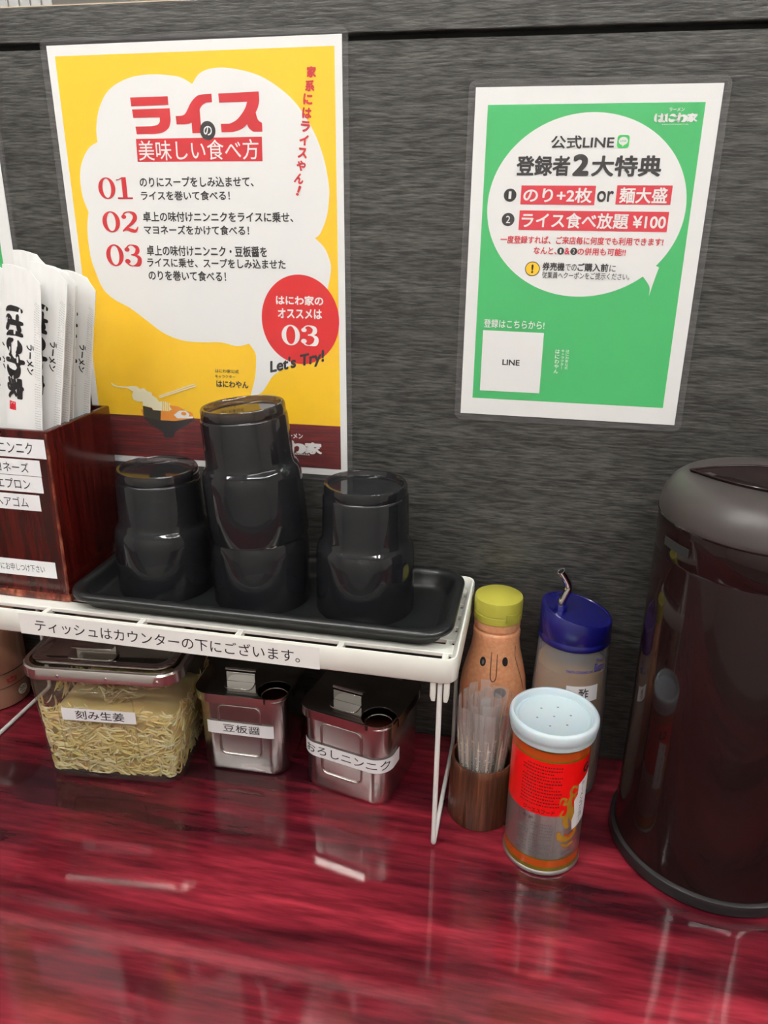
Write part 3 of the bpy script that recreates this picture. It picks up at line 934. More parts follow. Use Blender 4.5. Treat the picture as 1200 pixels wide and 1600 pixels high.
def deg(*a):
    return tuple(math.radians(x) for x in a)


sleeve((-.4120, -.1262, .308), deg(-.5, 8.0, 0), 'paper chopstick sleeve nearest the viewer in the wooden box, whole brush logo in view')
sleeve((-.4050, -.1120, .311), deg(-.5, 11.0, 0), 'paper chopstick sleeve just behind the front one, its brush logo half hidden')
sleeve((-.4052, -.0985, .308), deg(-.5, 11.0, 0), 'paper chopstick sleeve third from the front, only its right edge showing')
sleeve((-.4075, -.0840, .306), deg(-.5, 9.5, 0), 'paper chopstick sleeve fourth from the front, only a narrow edge showing')
sleeve((-.4055, -.0580, .3005), deg(-.5, 10.5, -4), 'paper chopstick sleeve furthest right in the box, lower than the rest')
sleeve((-.4450, -.0400, .316), deg(0, 4, 0), 'paper chopstick sleeve at the back of the box, its top rising above the others')
sleeve((-.4480, -.1120, .308), deg(-.5, 8, 0), 'paper chopstick sleeve cut off by the left edge of the photo')

# ================================================================== UNDER THE SHELF
# ---- brown jar at the far left
jar = thing('lidded_jar', 'brown banded jar with round price sticker under the left end of the shelf', 'jar', (-.5655, -.0420, .0003))
MB().lathe([(.038, 0), (.042, .002), (.0435, .010), (.0435, .030), (.0441, .0305), (.0441, .050), (.0435, .0505), (.0430, .095), (.041, .112), (.036, .120), (.020, .124), (.0005, .125)], 64).build('jar_body', M_jar, jar)
for z in (.0308, .0498):
    MB().lathe([(.0437, z - .0008), (.0446, z), (.0437, z + .0008)], 64, cap0=False, cap1=False).build('band_line', M_jarline, jar)
js = Sheet()
js.ell(0, 18, 8.2, 7.2, 0, 0, 32)
js.ring(0, 18, 8.2, 7.2, .6, .6, 1, .5, 32)
js.text('200', -5.2, 17.4, 5.2, 22.5, 1, 1, .012)
js.text('EN', -2.6, 13.2, 2.6, 16.0, 1, 1, .012)
js.poly([(-19, 35.5), (-7, 35.5), (-6, 42.5), (-9.5, 41.5), (-13, 44.5), (-16.5, 41.5), (-20, 42.5)], 2, 0)
js.rect(-16.5, 37.5, -13.7, 39.9, 3, 1)
js.rect(-12.3, 37.5, -9.5, 39.9, 3, 1)
JA = math.radians(-4)
js.build('stickers', [mat('pale_sticker', srgb(214, 206, 186), .5), M_ink, mat('crown_red', srgb(150, 30, 36), .5), M_jar],
         lambda u, v, l: ((.0446 + l * EPS) * math.cos(JA + u / 1000 / .0444), (.0446 + l * EPS) * math.sin(JA + u / 1000 / .0444), v / 1000), jar, cut=2.0)


def rr_map(hw, hd, r, yaw0=0.0):
    """arc-length walk round a rounded rectangle, u=0 at the middle of its front (-y) side, u grows to the right"""
    def p(u):
        fl, arc, sd = hw - r, r * PI / 2, 2 * (hd - r)
        s = 1 if u >= 0 else -1
        a = abs(u)
        if a <= fl:
            return s * a, -hd, 0, -1
        a -= fl
        if a <= arc:
            t = a / r
            return s * (hw - r + r * math.sin(t)), -hd + r - r * math.cos(t), s * math.sin(t), -math.cos(t)
        a -= arc
        return s * hw, -hd + r + a, s, 0
    return p


def face_map(hw0, hd0, hw1, hd1, r, z0, z1, off=.0003):
    """sheet point on a tapering rounded box: u along the perimeter, v height (mm)"""
    def fn(u, v, l):
        t = (v / 1000 - z0) / (z1 - z0)
        x, y_, nx, ny = rr_map(hw0 + (hw1 - hw0) * t, hd0 + (hd1 - hd0) * t, r)(u / 1000)
        e = off + l * EPS
        return (x + nx * e, y_ + ny * e, v / 1000)
    return fn


# ---- clear container of shredded ginger
GZ = .150
gin = thing('ginger_container', 'clear plastic condiment container with steel-rimmed lid, full of shredded ginger under the shelf', 'container', (-.3390, -.0975, .0004), math.radians(6))
g0, g1, h0, h1 = .0770, .0640, .0845, .0705
g_ = MB()
g_.rings([rrect(g0 - .003, g1 - .003, .020, 0), rrect(g0, g1, .022, .003), rrect(g0 + .0006, g1 + .0006, .022, .010), rrect(h0, h1, .024, .142),
          rrect(h0 - .0018, h1 - .0018, .0225, .142), rrect(g0 - .0012, g1 - .0012, .021, .010), rrect(g0 - .004, g1 - .004, .019, .0055)])
g_.build('container_body', M_clear, gin, 50)
rim = MB()
rim.rings([rrect(h0 + .0005, h1 + .0005, .0245, .131), rrect(h0 + .0026, h1 + .0026, .026, .1315), rrect(h0 + .0026, h1 + .0026, .026, .1425), rrect(h0 + .0012, h1 + .0012, .025, .1442),
           rrect(h0 - .003, h1 - .003, .022, .1442), rrect(h0 - .003, h1 - .003, .022, .1425), rrect(h0 + .0005, h1 + .0005, .0245, .1420)], closed=True)
rim.build('steel_rim', M_steel, gin, 40)
for x in (-.040, .012, .066):
    MB().lathe([(.0019, 0), (.0019, .0006), (.0012, .0012), (.0002, .0013)], 16, mtx=Matrix.Translation((x, -h1 - .0024, .137)) @ Matrix.Rotation(PI / 2, 4, 'X')).build('rivet', M_steel, gin)
lid = MB()
lid.rings([rrect(h0 - .006, h1 - .006, .020, .1446), rrect(h0 - .006, h1 - .006, .020, .1476), rrect(h0 - .009, h1 - .009, .018, .1490), rrect(h0 - .016, h1 - .016, .014, .1482), rrect(h0 - .018, h1 - .018, .012, .1474)])
lid.build('steel_lid', M_steel_dark, gin, 40)
hd = MB()
hd.rings([rrect(.026, .011, .008, .1476, 6, -.012, -.046), rrect(.026, .011, .008, .1492, 6, -.012, -.046)])
hd.box(-.034, .010, -.040, -.0388, .1492, .1580)
hd.box(-.034, .010, -.0500, -.0388, .1570, .1582)
hd.build('lid_handle', M_steel_dark, gin, bevel=.0004)
pn = MB()
pn.tube([(x, -(g1 + (h1 - g1) * (z / .142)) - .0002, z) for x, z, _ in [(a, b, 0) for a, b, _ in rrect(.0415, .0470, .010, 0, 6, -.006, .0700)]], .0009, 8, closed=True)
pn.build('moulded_panel', M_clear, gin)
gl = Sheet()
gl.rect(-44, 80.5, 37, 96.0, 0, 0)
gl.text('刻み生姜', -29, 82.8, 24.5, 94.0, 1, 1, .010)
gl.build('label_strip', [M_sticker, M_ink], face_map(g0, g1, h0, h1, .023, 0, .142, .0011), gin, cut=3.0)

# the ginger itself: nobody could count the shreds
rg = random.Random(3)
gm = MB()
core = []
for k in range(10):
    t = k / 9
    z = .0075 + t * (.082 - .0075)
    sc = (g0 + (h0 - g0) * (z / .142)) / g0
    k_ = 1 if k < 8 else (.90 if k == 8 else .6)
    core.append([(x * (1 + .03 * math.sin(7 * x * 60 + z * 90)), y_ * (1 + .03 * math.cos(5 * x * 70 + z * 120)), z + (.006 * math.sin(x * 90) if k > 7 else 0)) for x, y_, _ in rrect((g0 - .0075) * sc * k_, (g1 - .0075) * sc * k_, .018, 0)])
gm.rings(core)
for i in range(1100):
    side = rg.random()
    z = .0085 + rg.random() ** 1.1 * .082
    sc_w = (g0 + (h0 - g0) * z / .142) - .0036
    sc_d = (g1 + (h1 - g1) * z / .142) - .0036
    if side < .55:
        p = Vector((rg.uniform(-sc_w + .003, sc_w - .003), -sc_d + rg.uniform(0, .003), z))
        dirv = Vector((rg.gauss(0, 1), 0, rg.gauss(0, .55)))
        nv = Vector((0, 1, 0))
    elif side < .85:
        sgn = 1 if rg.random() < .7 else -1
        p = Vector((sgn * (sc_w - rg.uniform(0, .003)), rg.uniform(-sc_d + .003, sc_d - .003), z))
        dirv = Vector((0, rg.gauss(0, 1), rg.gauss(0, .6)))
        nv = Vector((-sgn, 0, 0))
    else:
        a = rg.uniform(0, 2 * PI)
        p = Vector((math.cos(a) * rg.random() * .055, math.sin(a) * rg.random() * .045, .083 + rg.random() * .008))
        dirv = Vector((rg.gauss(0, 1), rg.gauss(0, 1), rg.gauss(0, .25)))
        nv = Vector((0, 0, -1))
    dirv.normalize()
    ln = rg.uniform(.008, .022)
    bend = dirv.cross(nv) * rg.gauss(0, .0028)
    pts = []
    for j in range(6):
        t = j / 5 - .5
        q = p + dirv * ln * t + bend * (1 - 4 * t * t)
        lim_w = (g0 + (h0 - g0) * q.z / .142) - .0030
        lim_d = (g1 + (h1 - g1) * q.z / .142) - .0030
        q.x = max(-lim_w, min(lim_w, q.x))
        q.y = max(-lim_d, min(lim_d, q.y))
        cr = .019
        ex, ey = abs(q.x) - (lim_w - cr), abs(q.y) - (lim_d - cr)
        if ex > 0 and ey > 0 and math.hypot(ex, ey) > cr:
            k_ = cr / math.hypot(ex, ey)
            q.x = math.copysign(lim_w - cr + ex * k_, q.x)
            q.y = math.copysign(lim_d - cr + ey * k_, q.y)
        q.z = max(.0078, min(.112, q.z))
        pts.append(q)
    gm.tube(pts, [.0005, .0009, .0011, .0011, .0009, .0004], 5, mi=1 if rg.random() < .45 else 0, flat=.75)
ging = gm.build('shredded_ginger', [M_ginger, M_ginger_b], None, 60)
ging.location = (-.3390, -.0975, .0004)
ging.rotation_euler = (0, 0, math.radians(6))
tag(ging, 'pale yellow heap of finely shredded ginger inside the clear container', 'ginger', kind='stuff')


# ---- stainless condiment pots
def pot(label, loc, rz, text, tu, band):
    t = thing('condiment_pot', label, 'condiment pot', loc, rz, 'stainless condiment pots under the shelf')
    a0, d0, a1, d1, rr_ = .0495, .0478, .0507, .0490, .019
    H = .100
    body = MB()
    body.rings([rrect(a0 - .006, d0 - .006, .014, 0, 10), rrect(a0 - .0015, d0 - .0015, .0175, .0015, 10), rrect(a0, d0, rr_, .006, 10), rrect(a1, d1, .019, H, 10),
                rrect(a1 - .0010, d1 - .0010, .018, H, 10), rrect(a0 - .0010, d0 - .0010, .016, .008, 10)])
    yz = lambda z: -(d0 + (d1 - d0) * z / H)
    body.tube([(x, yz(z) - .0001, z) for x, z, _ in rrect(.0235, .0320, .007, 0, 6, -.001, .0560)], .0013, 8, closed=True)
    body.build('pot_body', M_steel, t, 50)
    MB().rings([rrect(a1 - .0035, d1 - .0035, .015, .070, 8), rrect(a1 - .0035, d1 - .0035, .015, .074, 8)]).build('condiment_fill', M_paste, t)
    # lid with a bite for the spoon at its front right corner
    L0, L1 = a1 + .0034, d1 + .0034
    outline = []
    rough_ = [(x, y_) for x, y_, _ in rrect(L0, L1, .020, 0, 10)]
    for i, b_ in enumerate(rough_):
        a_ = rough_[i - 1]
        k_ = max(1, int(math.hypot(b_[0] - a_[0], b_[1] - a_[1]) / .002))
        outline += [(a_[0] + (b_[0] - a_[0]) * j / k_, a_[1] + (b_[1] - a_[1]) * j / k_) for j in range(1, k_ + 1)]
    cx, cy, cr = L0 - .019, -L1 + .019, .0185
    keep = [p for p in outline if math.hypot(p[0] - cx, p[1] - cy) > cr + .0015 and not (p[0] > cx and p[1] < cy)]
    k0 = max(range(len(keep)), key=lambda i: math.hypot(keep[i][0] - keep[i - 1][0], keep[i][1] - keep[i - 1][1]))
    path = keep[k0:] + keep[:k0]
    aS = math.atan2(path[-1][1] - cy, path[-1][0] - cx)
    aE = math.atan2(path[0][1] - cy, path[0][0] - cx)
    bite = []
    a_from, a_to = aS, aE
    while a_to > a_from:
        a_to -= 2 * PI
    for i in range(1, 24):
        a = a_from + (a_to - a_from) * i / 24
        bite.append((cx + cr * math.cos(a), cy + cr * math.sin(a)))
    full = path + bite
    lidm = MB()
    tri = tessellate_polygon([[Vector((x, y_, 0)) for x, y_ in full]])
    n = len(full)
    zt = H + .0024
    dome = lambda x, y_: zt + .0014 * max(0, 1 - max(abs(x) / L0, abs(y_) / L1) ** 4)
    lidm.add([(x, y_, zt) for x, y_ in full] + [(x, y_, H + .0008) for x, y_ in full],
             [f for f in tri] + [tuple(i + n for i in f[::-1]) for f in tri] + [(i, (i + 1) % n, n + (i + 1) % n, n + i) for i in range(n)])
    m_ = len(path)
    sk_o = [(x, y_) for x, y_ in path]
    sk_i = [(x * (1 - .0012 / L0), y_ * (1 - .0012 / L1)) for x, y_ in path]
    vs = [(x, y_, zt - .0004) for x, y_ in sk_o] + [(x * 1.004, y_ * 1.004, zt - .0105) for x, y_ in sk_o] + [(x, y_, zt - .0105) for x, y_ in sk_i] + [(x, y_, zt - .0012) for x, y_ in sk_i]
    fs = []
    for i in range(m_ - 1):
        for k in range(4):
            fs.append((k * m_ + i, k * m_ + i + 1, ((k + 1) % 4) * m_ + i + 1, ((k + 1) % 4) * m_ + i))
    lidm.add(vs, fs)
    lo = lidm.build('pot_lid', M_steel_dark, t, 40, bevel=.0005)
    hm = MB()
    hm.rings([rrect(.0165, .009, .007, zt, 6, -.006, -.030), rrect(.0165, .009, .007, zt + .0009, 6, -.006, -.030)])
    hm.box(-.0225, .0105, -.0250, -.0240, zt + .0009, zt + .0125)
    hm.build('lid_handle', M_chrome, lo, bevel=.0004)
    fl = MB()
    prof = [(-.0250 - .009 * math.sin(i / 8 * 1.2), zt + .0125 + .0030 * math.sin(i / 8 * PI * .75)) for i in range(9)]
    vs = [(x, y_ + .009, z + dz) for dz in (0, .0009) for x in (-.0235, .0115) for y_, z in prof]
    fs = []
    for i in range(8):
        fs += [(i, i + 1, 9 + i + 1, 9 + i), (18 + i, 18 + 9 + i, 18 + 9 + i + 1, 18 + i + 1), (i, 18 + i, 18 + i + 1, i + 1), (9 + i, 9 + i + 1, 27 + i + 1, 27 + i)]
    fs += [(0, 9, 27, 18), (8, 26, 35, 17)]
    fl.add(vs, fs)
    fl.build('handle_flap', M_chrome, lo)
    hg = MB()
    for i in range(3):
        hg.tube([(-.004 + i * .011, d1 - .004, zt + .0016), (.006 + i * .011, d1 - .004, zt + .0016)], .0016, 8)
    hg.build('hinge', M_steel, lo)
    # spoon rim showing in the bite
    MB().tube([(cx + (cr - .004) * math.cos(a), cy + (cr - .004) * math.sin(a), H - .004) for a in [2 * PI * i / 20 for i in range(20)]], .0008, 6, closed=True).build('spoon_rim', M_chrome, t)
    st = Sheet()
    u0, u1, v0, v1 = band
    st.rect(u0, v0, u1, v1, 0, 0)
    st.text(text, tu[0], v0 + (v1 - v0) * .2, tu[1], v1 - (v1 - v0) * .16, 1, 1, .006)
    st.build('label_strip', [M_sticker, M_ink], face_map(a0, d0, a1, d1, .019, 0, H, .0014), t, cut=1.5)


pot('square stainless condiment pot next to the clear ginger container, under the shelf', (-.1985, -.0690, .0004), math.radians(2), '豆板醤', (-20, 22), (-38, 37, 51.0, 67.0))
pot('stainless condiment pot turned at an angle beside the shelf leg, its label wrapping the corner', (-.0680, -.0840, .0004), math.radians(-13), 'おろしニンニク', (-44, 54), (-50, 74, 43.5, 60.5))

# ================================================================== RIGHT OF THE SHELF
# ---- toothpick holder and picks
PHX, PHY = .0665, -.1185
MB_ = MB().lathe([(.0325, 0), (.0330, .001), (.0322, .062), (.0315, .0695), (.0308, .0705), (.0292, .0700), (.0288, .060), (.0290, .006)], 64)
hold = MB_.build('toothpick_holder', M_pickwood, None, 40)
hold.location = (PHX, PHY, .0003)
tag(hold, 'round brown wooden cup holding wrapped toothpicks, between shelf leg and pepper tin', 'toothpick holder')


def make_pick():
    t = thing('wrapped_toothpick', 'x', 'toothpick', (0, 0, 0), 0, 'wrapped toothpicks in the wooden cup')
    L = .128
    sl_ = MB()
    rs = []
    for k in range(9):
        z = L * k / 8
        wd = .0050
        tk = .0013 * math.sin(PI * min(max((k + .3) / 8.6, 0), 1)) + .0002
        rs.append([(wd * math.cos(a) + .0004 * math.sin(z * 90), tk * math.sin(a) + .0006 * math.sin(z * 60), z) for a in [2 * PI * i / 10 for i in range(10)]])
    sl_.rings(rs)
    sl_.build('clear_wrapper', M_sleeve, t)
    MB().tube([(0, .0001, .034), (0, .0001, .040), (0, .0001, .086), (.0, .0001, .096)], [.0002, .0009, .0009, .0002], 8).build('toothpick_stick', M_pick, t)
    sh = Sheet()
    sh.text('Toothpick', 0, 0, 32, 5.0, 0, 0, 0, .25)
    sh.build('wrapper_lettering', [M_paper], lambda u, v, l: ((v - 2.4) / 1000, -.0018, .056 + u / 1000), t)
    return t


rp = random.Random(11)
pick0 = make_pick()
spots = []
for ring_r, cnt in ((.0225, 15), (.014, 9), (.005, 4)):
    for i in range(cnt):
        spots.append((ring_r, 2 * PI * i / cnt + rp.uniform(-.1, .1)))
where = {0: 'right', 1: 'back', 2: 'left', 3: 'front'}
for i, (r, a) in enumerate(spots):
    x, y_ = r * math.cos(a) * .78, r * math.sin(a) * .78
    tilt = r / .0225 * .090 + rp.uniform(-.015, .015)
    M3 = Matrix.Rotation(a, 4, 'Z') @ Matrix.Rotation(tilt, 4, 'Y') @ Matrix.Rotation(PI / 2, 4, 'Z')
    rot = M3.to_euler()
    loc = (PHX + x, PHY + y_, .0068 + rp.uniform(0, .006))
    lab = 'clear-wrapped toothpick standing in the round brown wooden cup'
    if i == 0:
        pick0.location, pick0.rotation_euler = loc, rot
        pick0['label'] = lab
    else:
        copy_thing(pick0, loc, rot, lab)

# ---- squeeze bottle
mprof = [(.030, 0), (.0345, .001), (.0358, .004), (.0362, .09), (.0358, .108), (.0340, .124), (.0300, .142), (.0262, .157), (.0245, .170), (.0247, .1795), (.0240, .1815), (.0228, .1825), (.0228, .1845), (.0240, .1855), (.0243, .1935), (.0002, .1936)]
mayo = thing('squeeze_bottle', 'pinkish squeeze bottle with a drawn-on face and yellow-green flip cap', 'squeeze bottle', (.0695, -.0480, .0003))
MB().lathe(mprof, 72).build('bottle_body', M_sauce, mayo, 40)
cp = MB().lathe([(.0243, .1938), (.0250, .1942), (.0251, .2020), (.0246, .2024), (.0246, .2032), (.0252, .2036), (.0252, .2150), (.0246, .2180), (.0225, .2192), (.0002, .2194)], 72)
co = cp.build('flip_cap', M_cap, mayo, 35)
TABA = math.radians(-62)
tb = MB()
vs = []
for a, z in ((-.10, .1990), (.32, .2035), (.30, .2065), (-.10, .2075)):
    vs.append((.0250 * math.cos(TABA + a), .0250 * math.sin(TABA + a), z))
for a, z in ((-.10, .1990), (.32, .2035), (.30, .2065), (-.10, .2075)):
    k = .0272 if a < 0 else .0262
    vs.append((k * math.cos(TABA + a), k * math.sin(TABA + a), z))
tb.add(vs, [(0, 1, 2, 3), (7, 6, 5, 4), (0, 4, 5, 1), (1, 5, 6, 2), (2, 6, 7, 3), (3, 7, 4, 0)])
tb.build('thumb_tab', M_cap, co)


def prof_r(prof, z):
    for (r0, z0), (r1, z1) in zip(prof, prof[1:]):
        if z0 <= z <= z1 and z1 > z0:
            return r0 + (r1 - r0) * (z - z0) / (z1 - z0)
    return prof[0][0]


def lathe_map(prof, a0, rk=None):
    """wraps a sheet (mm) onto a turned body, u=0 at angle a0, u to the viewer's right"""
    def fn(u, v, l):
        r = prof_r(prof, v / 1000)
        a = a0 + u / 1000 / (rk or r)
        return ((r + .00025 + l * EPS) * math.cos(a), (r + .00025 + l * EPS) * math.sin(a), v / 1000)
    return fn


fc = Sheet()
fc.ell(-11.5, 152, 3.1, 5.0, 0, 0, 28)
fc.ell(10.5, 154, 3.0, 4.9, 0, 0, 28)
fc.ell(-11.2, 151.6, 1.2, 2.6, 2, .4, 20)
fc.ell(10.8, 153.2, .7, .8, 2, .4, 12)
fc.stroke([(-3.6, 164), (-3.2, 150), (-2.6, 137), (-.4, 133), (2.0, 137), (2.4, 150), (2.5, 162)], [.7, .8, .9, 1.0, .9, .9, .8], 1, 0)
fc.ell(5.5, 121, 5.2, 5.8, 0, 0, 28)
fc.stroke([(24.5, 168), (23.0, 158), (24.5, 146), (27, 132), (29, 118)], .6, 0, 0)
fc.build('marker_face', [M_ink, M_brown_line, M_grey], lathe_map(mprof, math.radians(-88), .0255), mayo, cut=2.0)

# ---- vinegar bottle
vin = thing('vinegar_bottle', 'frosted pourer bottle of amber vinegar with slanted blue cap, behind the pepper tin', 'bottle', (.1495, -.0475, .0003))
vprof = [(.034, 0), (.0385, .002), (.0398, .008), (.0396, .06), (.0382, .12), (.0362, .165), (.0352, .1835)]
vin_in = [(r - .0016, z) for r, z in vprof[::-1]]
MB().lathe(vprof + [(.0336, .1835)] + vin_in[1:-1] + [(.030, .003)], 72).build('bottle_body', M_frost, vin, 50)
MB().lathe([(.0300, .0036), (.0362, .0045), (.0378, .010), (.0376, .06), (.0362, .12), (.0349, .152), (.0002, .1522)], 64).build('vinegar_fill', M_vinegar, vin, 50)
cap = MB()


def slant(x):
    return .2110 - .21 * x


segn = 64
cr_ = []
for r, zf in ((.0362, lambda x: .1795), (.0366, lambda x: .1805), (.0366, lambda x: .1855), (.0361, lambda x: .1862), (.0361, lambda x: .1870), (.0366, lambda x: .1880), (.0362, lambda x: slant(x) - .0015), (.0352, slant), (.0330, lambda x: slant(x) + .0002), (.0322, lambda x: slant(x) - .0006), (.0002, lambda x: slant(0) - .0006)):
    cr_.append([(r * math.cos(2 * PI * i / segn), r * math.sin(2 * PI * i / segn), zf(r * math.cos(2 * PI * i / segn))) for i in range(segn)])
cap.rings(cr_, cap0=True)
co = cap.build('slanted_cap', M_blue, vin, 40)
sp0 = Vector((-.0165, -.010, slant(-.0165)))
MB().lathe([(.0062, -.008), (.0062, .0035), (.0052, .005), (.0042, .005)], 24, mtx=Matrix.Translation(sp0)).build('spout_collar', M_blue, co)
sppts = [sp0 + Vector(p) for p in ((0, 0, .0), (.0002, 0, .008), (.0030, .0004, .0165), (.0050, .0006, .022), (.0046, .0006, .027), (.0015, -.0010, .034), (-.0035, -.0035, .0425))]
sm = [Vector(p) for p in spline([tuple(p) for p in sppts], 5)]
MB().tube(sm, .0041, 16).build('pour_spout', M_chrome, co, 50)
dl = (sm[-1] - sm[-3]).normalized()
q = dl.to_track_quat('Z', 'Y').to_matrix().to_4x4()
MB().lathe([(.0002, .0004), (.0032, .0004)], 20, mtx=Matrix.Translation(sm[-1]) @ q).build('spout_hole', M_ink, co)
MB().lathe([(.0031, -.001), (.0044, -.001), (.0044, .0008), (.0031, .0008)], 20, closed=True, mtx=Matrix.Translation(sm[-1]) @ q).build('spout_rim', M_chrome, co)
vs_ = Sheet()
vs_.rect(-3, 124.0, 31, 142.0, 0, 0)
vs_.text('酢', 9.5, 126.0, 20.0, 139.5, 1, 1, .012)
vs_.text('TAKEYA COOKING LINE', -5, 156.5, 23, 159.5, 2, 0, .012)
vs_.text('Bistro', 25, 156.5, 39, 166.5, 2, 0, .02)
vs_.text('Prop', 27, 168.0, 36, 171.5, 2, 0, .006)
vs_.build('labels', [M_sticker, M_ink, M_bluetext], lathe_map(vprof, math.radians(-93), .0372), vin, cut=2.0)

# ---- pepper tin
tin = thing('pepper_tin', 'red and silver pepper tin with milky plastic lid, in front of the vinegar bottle', 'tin', (.1312, -.1590, .0003))
tprof = [(.0340, .0012), (.0352, 0), (.0372, .0010), (.0374, .0026), (.0366, .0040), (.0360, .0046), (.0360, .1440), (.0366, .1452)]
tb_ = MB().lathe(tprof + [(.0002, .1453)], 80)
tb_.build('can_body', [M_tinsilver], tin, 40)
TA = math.radians(-91)
ts = Sheet()
PER = 36 * 2 * PI
ts.rect(-PER / 2, 70, PER / 2, 129, 0, 0)
for a, b, mi in ((5.2, 9.5, 1), (9.5, 17.5, 2), (17.5, 19.0, 1), (129, 131, 1), (131, 139.5, 2), (139.5, 143.8, 1)):
    ts.rect(-PER / 2, a, PER / 2, b, mi, .2)
pr = random.Random(4)
# small print: unreadable lines of dashes as in the photo
for k in range(13):
    y_ = 123 - k * 3.6
    x_ = -26 + (5 if k in (0, 3) else 0)
    while x_ < 11 - (7 if k % 4 == 2 else 0):
        L = pr.uniform(.9, 2.2)
        ts.rect(x_, y_, x_ + L, y_ + 1.5, 4, .5)
        x_ += L + pr.uniform(.4, .9)
ts.text('ジーエスフード', -22, 71.5, 8, 76.5, 3, .6, .02)
ts.text('0120', -21, 63, -11, 66, 3, .6, .0)
for k in range(11):
    y_ = 58.5 - k * 3.4
    for x_, L in ((-25, 9), (-13, 6), (-4, 11)):
        if pr.random() < .85:
            xx = x_
            while xx < x_ + L:
                l_ = pr.uniform(.6, 1.4)
                ts.rect(xx, y_, xx + l_, y_ + 1.5, 5, .5)
                xx += l_ + .5
    ts.rect(-26, y_ - .9, 10, y_ - .75, 5, .4)
for x_ in (-26, 10):
    ts.rect(x_, 21, x_ + .25, 69, 5, .45)
# golden winged emblem
G = lambda p, wd: ts.stroke(p, wd, 6, .7 + .02 * len(ts.f) / 1000)
G([(30, 98), (25, 101), (22, 96), (25, 91), (30, 93)], [2.5, 3.2, 3.0, 3.0, 2.2])
G([(12, 84), (14, 90), (18, 88), (16, 83), (20, 84), (22, 90)], [1.4, 2.2, 2.6, 2.2, 2.4, 1.8])
G([(24, 92), (22, 84), (23, 74), (19, 64), (22, 56)], [3.4, 5.2, 6.2, 5.6, 4.2])
G([(28, 88), (29, 78), (26, 68), (28, 58)], [2.4, 4.4, 4.6, 3.2])
G([(16, 76), (14, 70), (19, 68)], [1.6, 2.4, 2.8])
G([(14, 50), (16, 44), (24, 42), (31, 46), (34, 54)], [3.6, 6.4, 7.4, 6.4, 4.2])
G([(18, 36), (24, 33), (31, 35)], [2.4, 3.6, 2.6])
ts.stroke([(20, 48), (26, 44), (31, 50)], [1.4, 2.6, 1.6], 2, 1.0)
ts.text('G.S', 35, 111, 54, 121, 3, .8, .05)
ts.rect(19, 22.5, 36, 25.0, 3, .5)
ts.m[-1] = 5
# hand-written strip of tape
ts.poly([(31, 101), (50, 109), (50, 56), (28, 50), (26.5, 62), (29, 70), (27, 84), (31, 90)], 7, 1.2)
for i, ch in enumerate('ラーメンコショー'):
    yy = 99 - i * 5.8
    if ch == 'ー':
        ts.rect(37.3, yy - 2.4, 37.9, yy + 2.4, 3, 1.6)
    else:
        ts.text(ch, 35, yy - 2.4, 40, yy + 2.4, 3, 1.6, .004)
ts.build('printed_wrap', [M_tinred, M_tingold, M_tinorange, M_ink, M_darkprint, M_grey, M_goldprint, M_sticker],
         lambda u, v, l: ((.0361 + l * .00006) * math.cos(TA + u / 1000 / .036), (.0361 + l * .00006) * math.sin(TA + u / 1000 / .036), v / 1000), tin, cut=1.5)
lidp = MB().lathe([(.0363, .1430), (.0392, .1432), (.0396, .1445), (.0392, .1470), (.0402, .1490), (.0410, .1530), (.0409, .1580), (.0396, .1602), (.0378, .1606), (.0366, .1596), (.0362, .1560), (.0352, .1540), (.0335, .1548), (.0328, .1540), (.0002, .1540)], 80)
lo = lidp.build('plastic_lid', M_lid, tin, 50)
ho = MB()
for i in range(7):
    r_, a = (0, 0) if i == 0 else (.016, i * PI / 3 + .3)
    ho.lathe([(.0011, .15415), (.0009, .1543), (.0002, .1543)], 12, mtx=Matrix.Translation((r_ * math.cos(a), r_ * math.sin(a), 0)))
ho.build('shaker_holes', M_hole, lo)
ho = MB()
ho.lathe([(.0332, .1541), (.0330, .1549), (.0322, .1541)], 64, cap0=False, cap1=False)
ho.build('inner_ring', M_lid, lo)

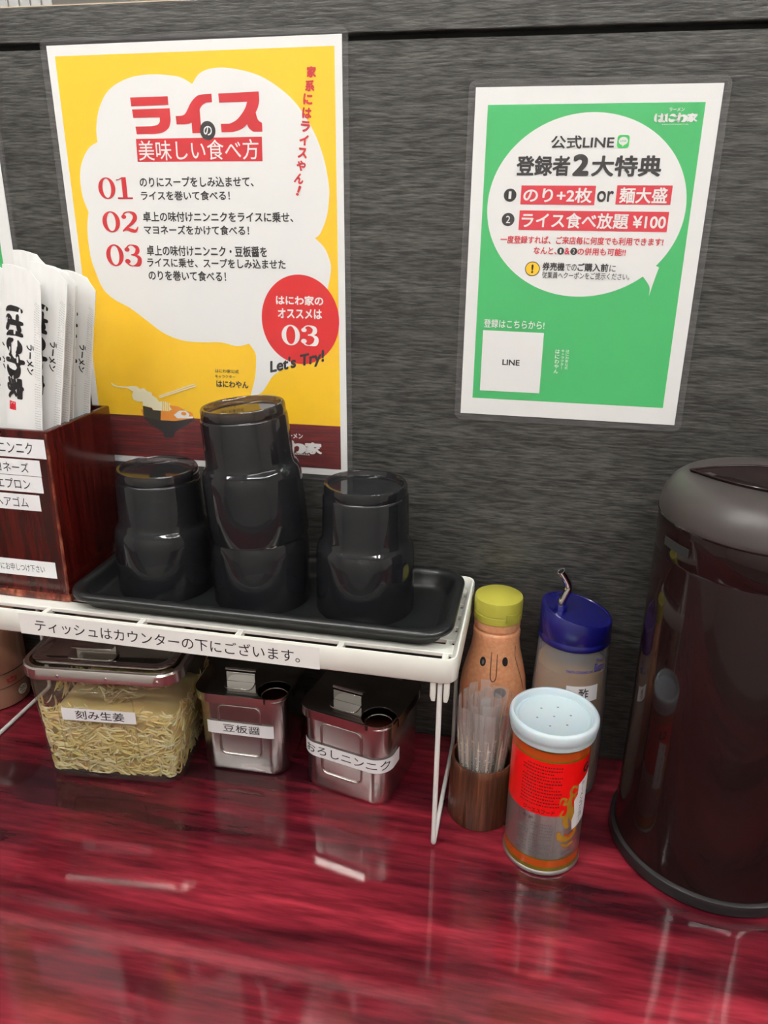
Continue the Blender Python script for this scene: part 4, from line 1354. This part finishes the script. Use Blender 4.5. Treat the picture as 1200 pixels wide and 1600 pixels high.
# ---- water pitcher
pit = thing('water_pitcher', 'large smoky brown plastic pitcher with satin lid at the right edge of the counter', 'pitcher', (.2965, -.1135, .0003))
P_ = MB().lathe([(.0925, .0150), (.0920, .0200), (.0912, .0300), (.0908, .1500), (.0906, .3130), (.0900, .3155), (.0908, .3175), (.0912, .3360), (.0915, .3455), (.0905, .3480), (.0880, .3485), (.0002, .3486)], 120)
P_.build('pitcher_body', M_pitcher, pit, 30)
MB().lathe([(.0900, 0), (.0950, .0008), (.0968, .0035), (.0968, .0110), (.0960, .0135), (.0930, .0149), (.0860, .0149)], 120).build('base_ring', M_pitcherbase, pit, 30)
ld = MB().lathe([(.0885, .3488), (.0912, .3490), (.0918, .3505), (.0918, .3540), (.0908, .3610), (.0885, .3680), (.0845, .3745), (.0790, .3792), (.0720, .3816), (.0640, .3822), (.0540, .3818), (.0002, .3812)], 120)
lo = ld.build('pitcher_lid', M_pitcherlid, pit, 30)
lip = MB().lathe([(.0890, .3482), (.0922, .3485), (.0924, .3496), (.0918, .3500), (.0890, .3500)], 120, closed=True)
lip.build('lid_seam', M_pitcher, lo, 30)
# boat-shaped glossy grip hollow in the lid, with a raised rim
lens = [(x * .070, .036 * (1 - abs(x) ** 1.8)) for x in [1 - i / 14 for i in range(29)]]
lens += [(x * .070, -.036 * (1 - abs(x) ** 1.8)) for x in [-1 + i / 14 for i in range(1, 28)]]
gr = MB()
gr.rings([[(x * k, y_ * k, z) for x, y_ in lens] for k, z in ((1.0, .3800), (1.0, .3836), (.93, .3834), (.86, .3818), (.3, .3816))])
go = gr.build('lid_grip', M_pitcher, lo, 40)
MB().tube([(x, y_, .3838) for x, y_ in lens], .0011, 8, closed=True).build('grip_rim', M_pitcher, go, 60)
go.rotation_euler = (0, 0, math.radians(-8))
# vent slot below the lid
VA = math.radians(196)
vent = MB()
vs, n_ = [], 10
for rr_ in (.0910, .0917):
    for z in (.3270, .3350):
        for i in range(n_ + 1):
            a = VA + (i / n_) * .36
            vs.append((rr_ * math.cos(a), rr_ * math.sin(a), z))
k = n_ + 1
fs = []
for i in range(n_):
    fs += [(i, i + 1, k + i + 1, k + i), (2 * k + i, 3 * k + i, 3 * k + i + 1, 2 * k + i + 1), (i, 2 * k + i, 2 * k + i + 1, i + 1), (k + i, k + i + 1, 3 * k + i + 1, 3 * k + i)]
fs += [(0, k, 3 * k, 2 * k), (n_, 2 * k + n_, 3 * k + n_, k + n_)]
vent.add(vs, fs)
vent.build('vent_slot', M_gap, pit)
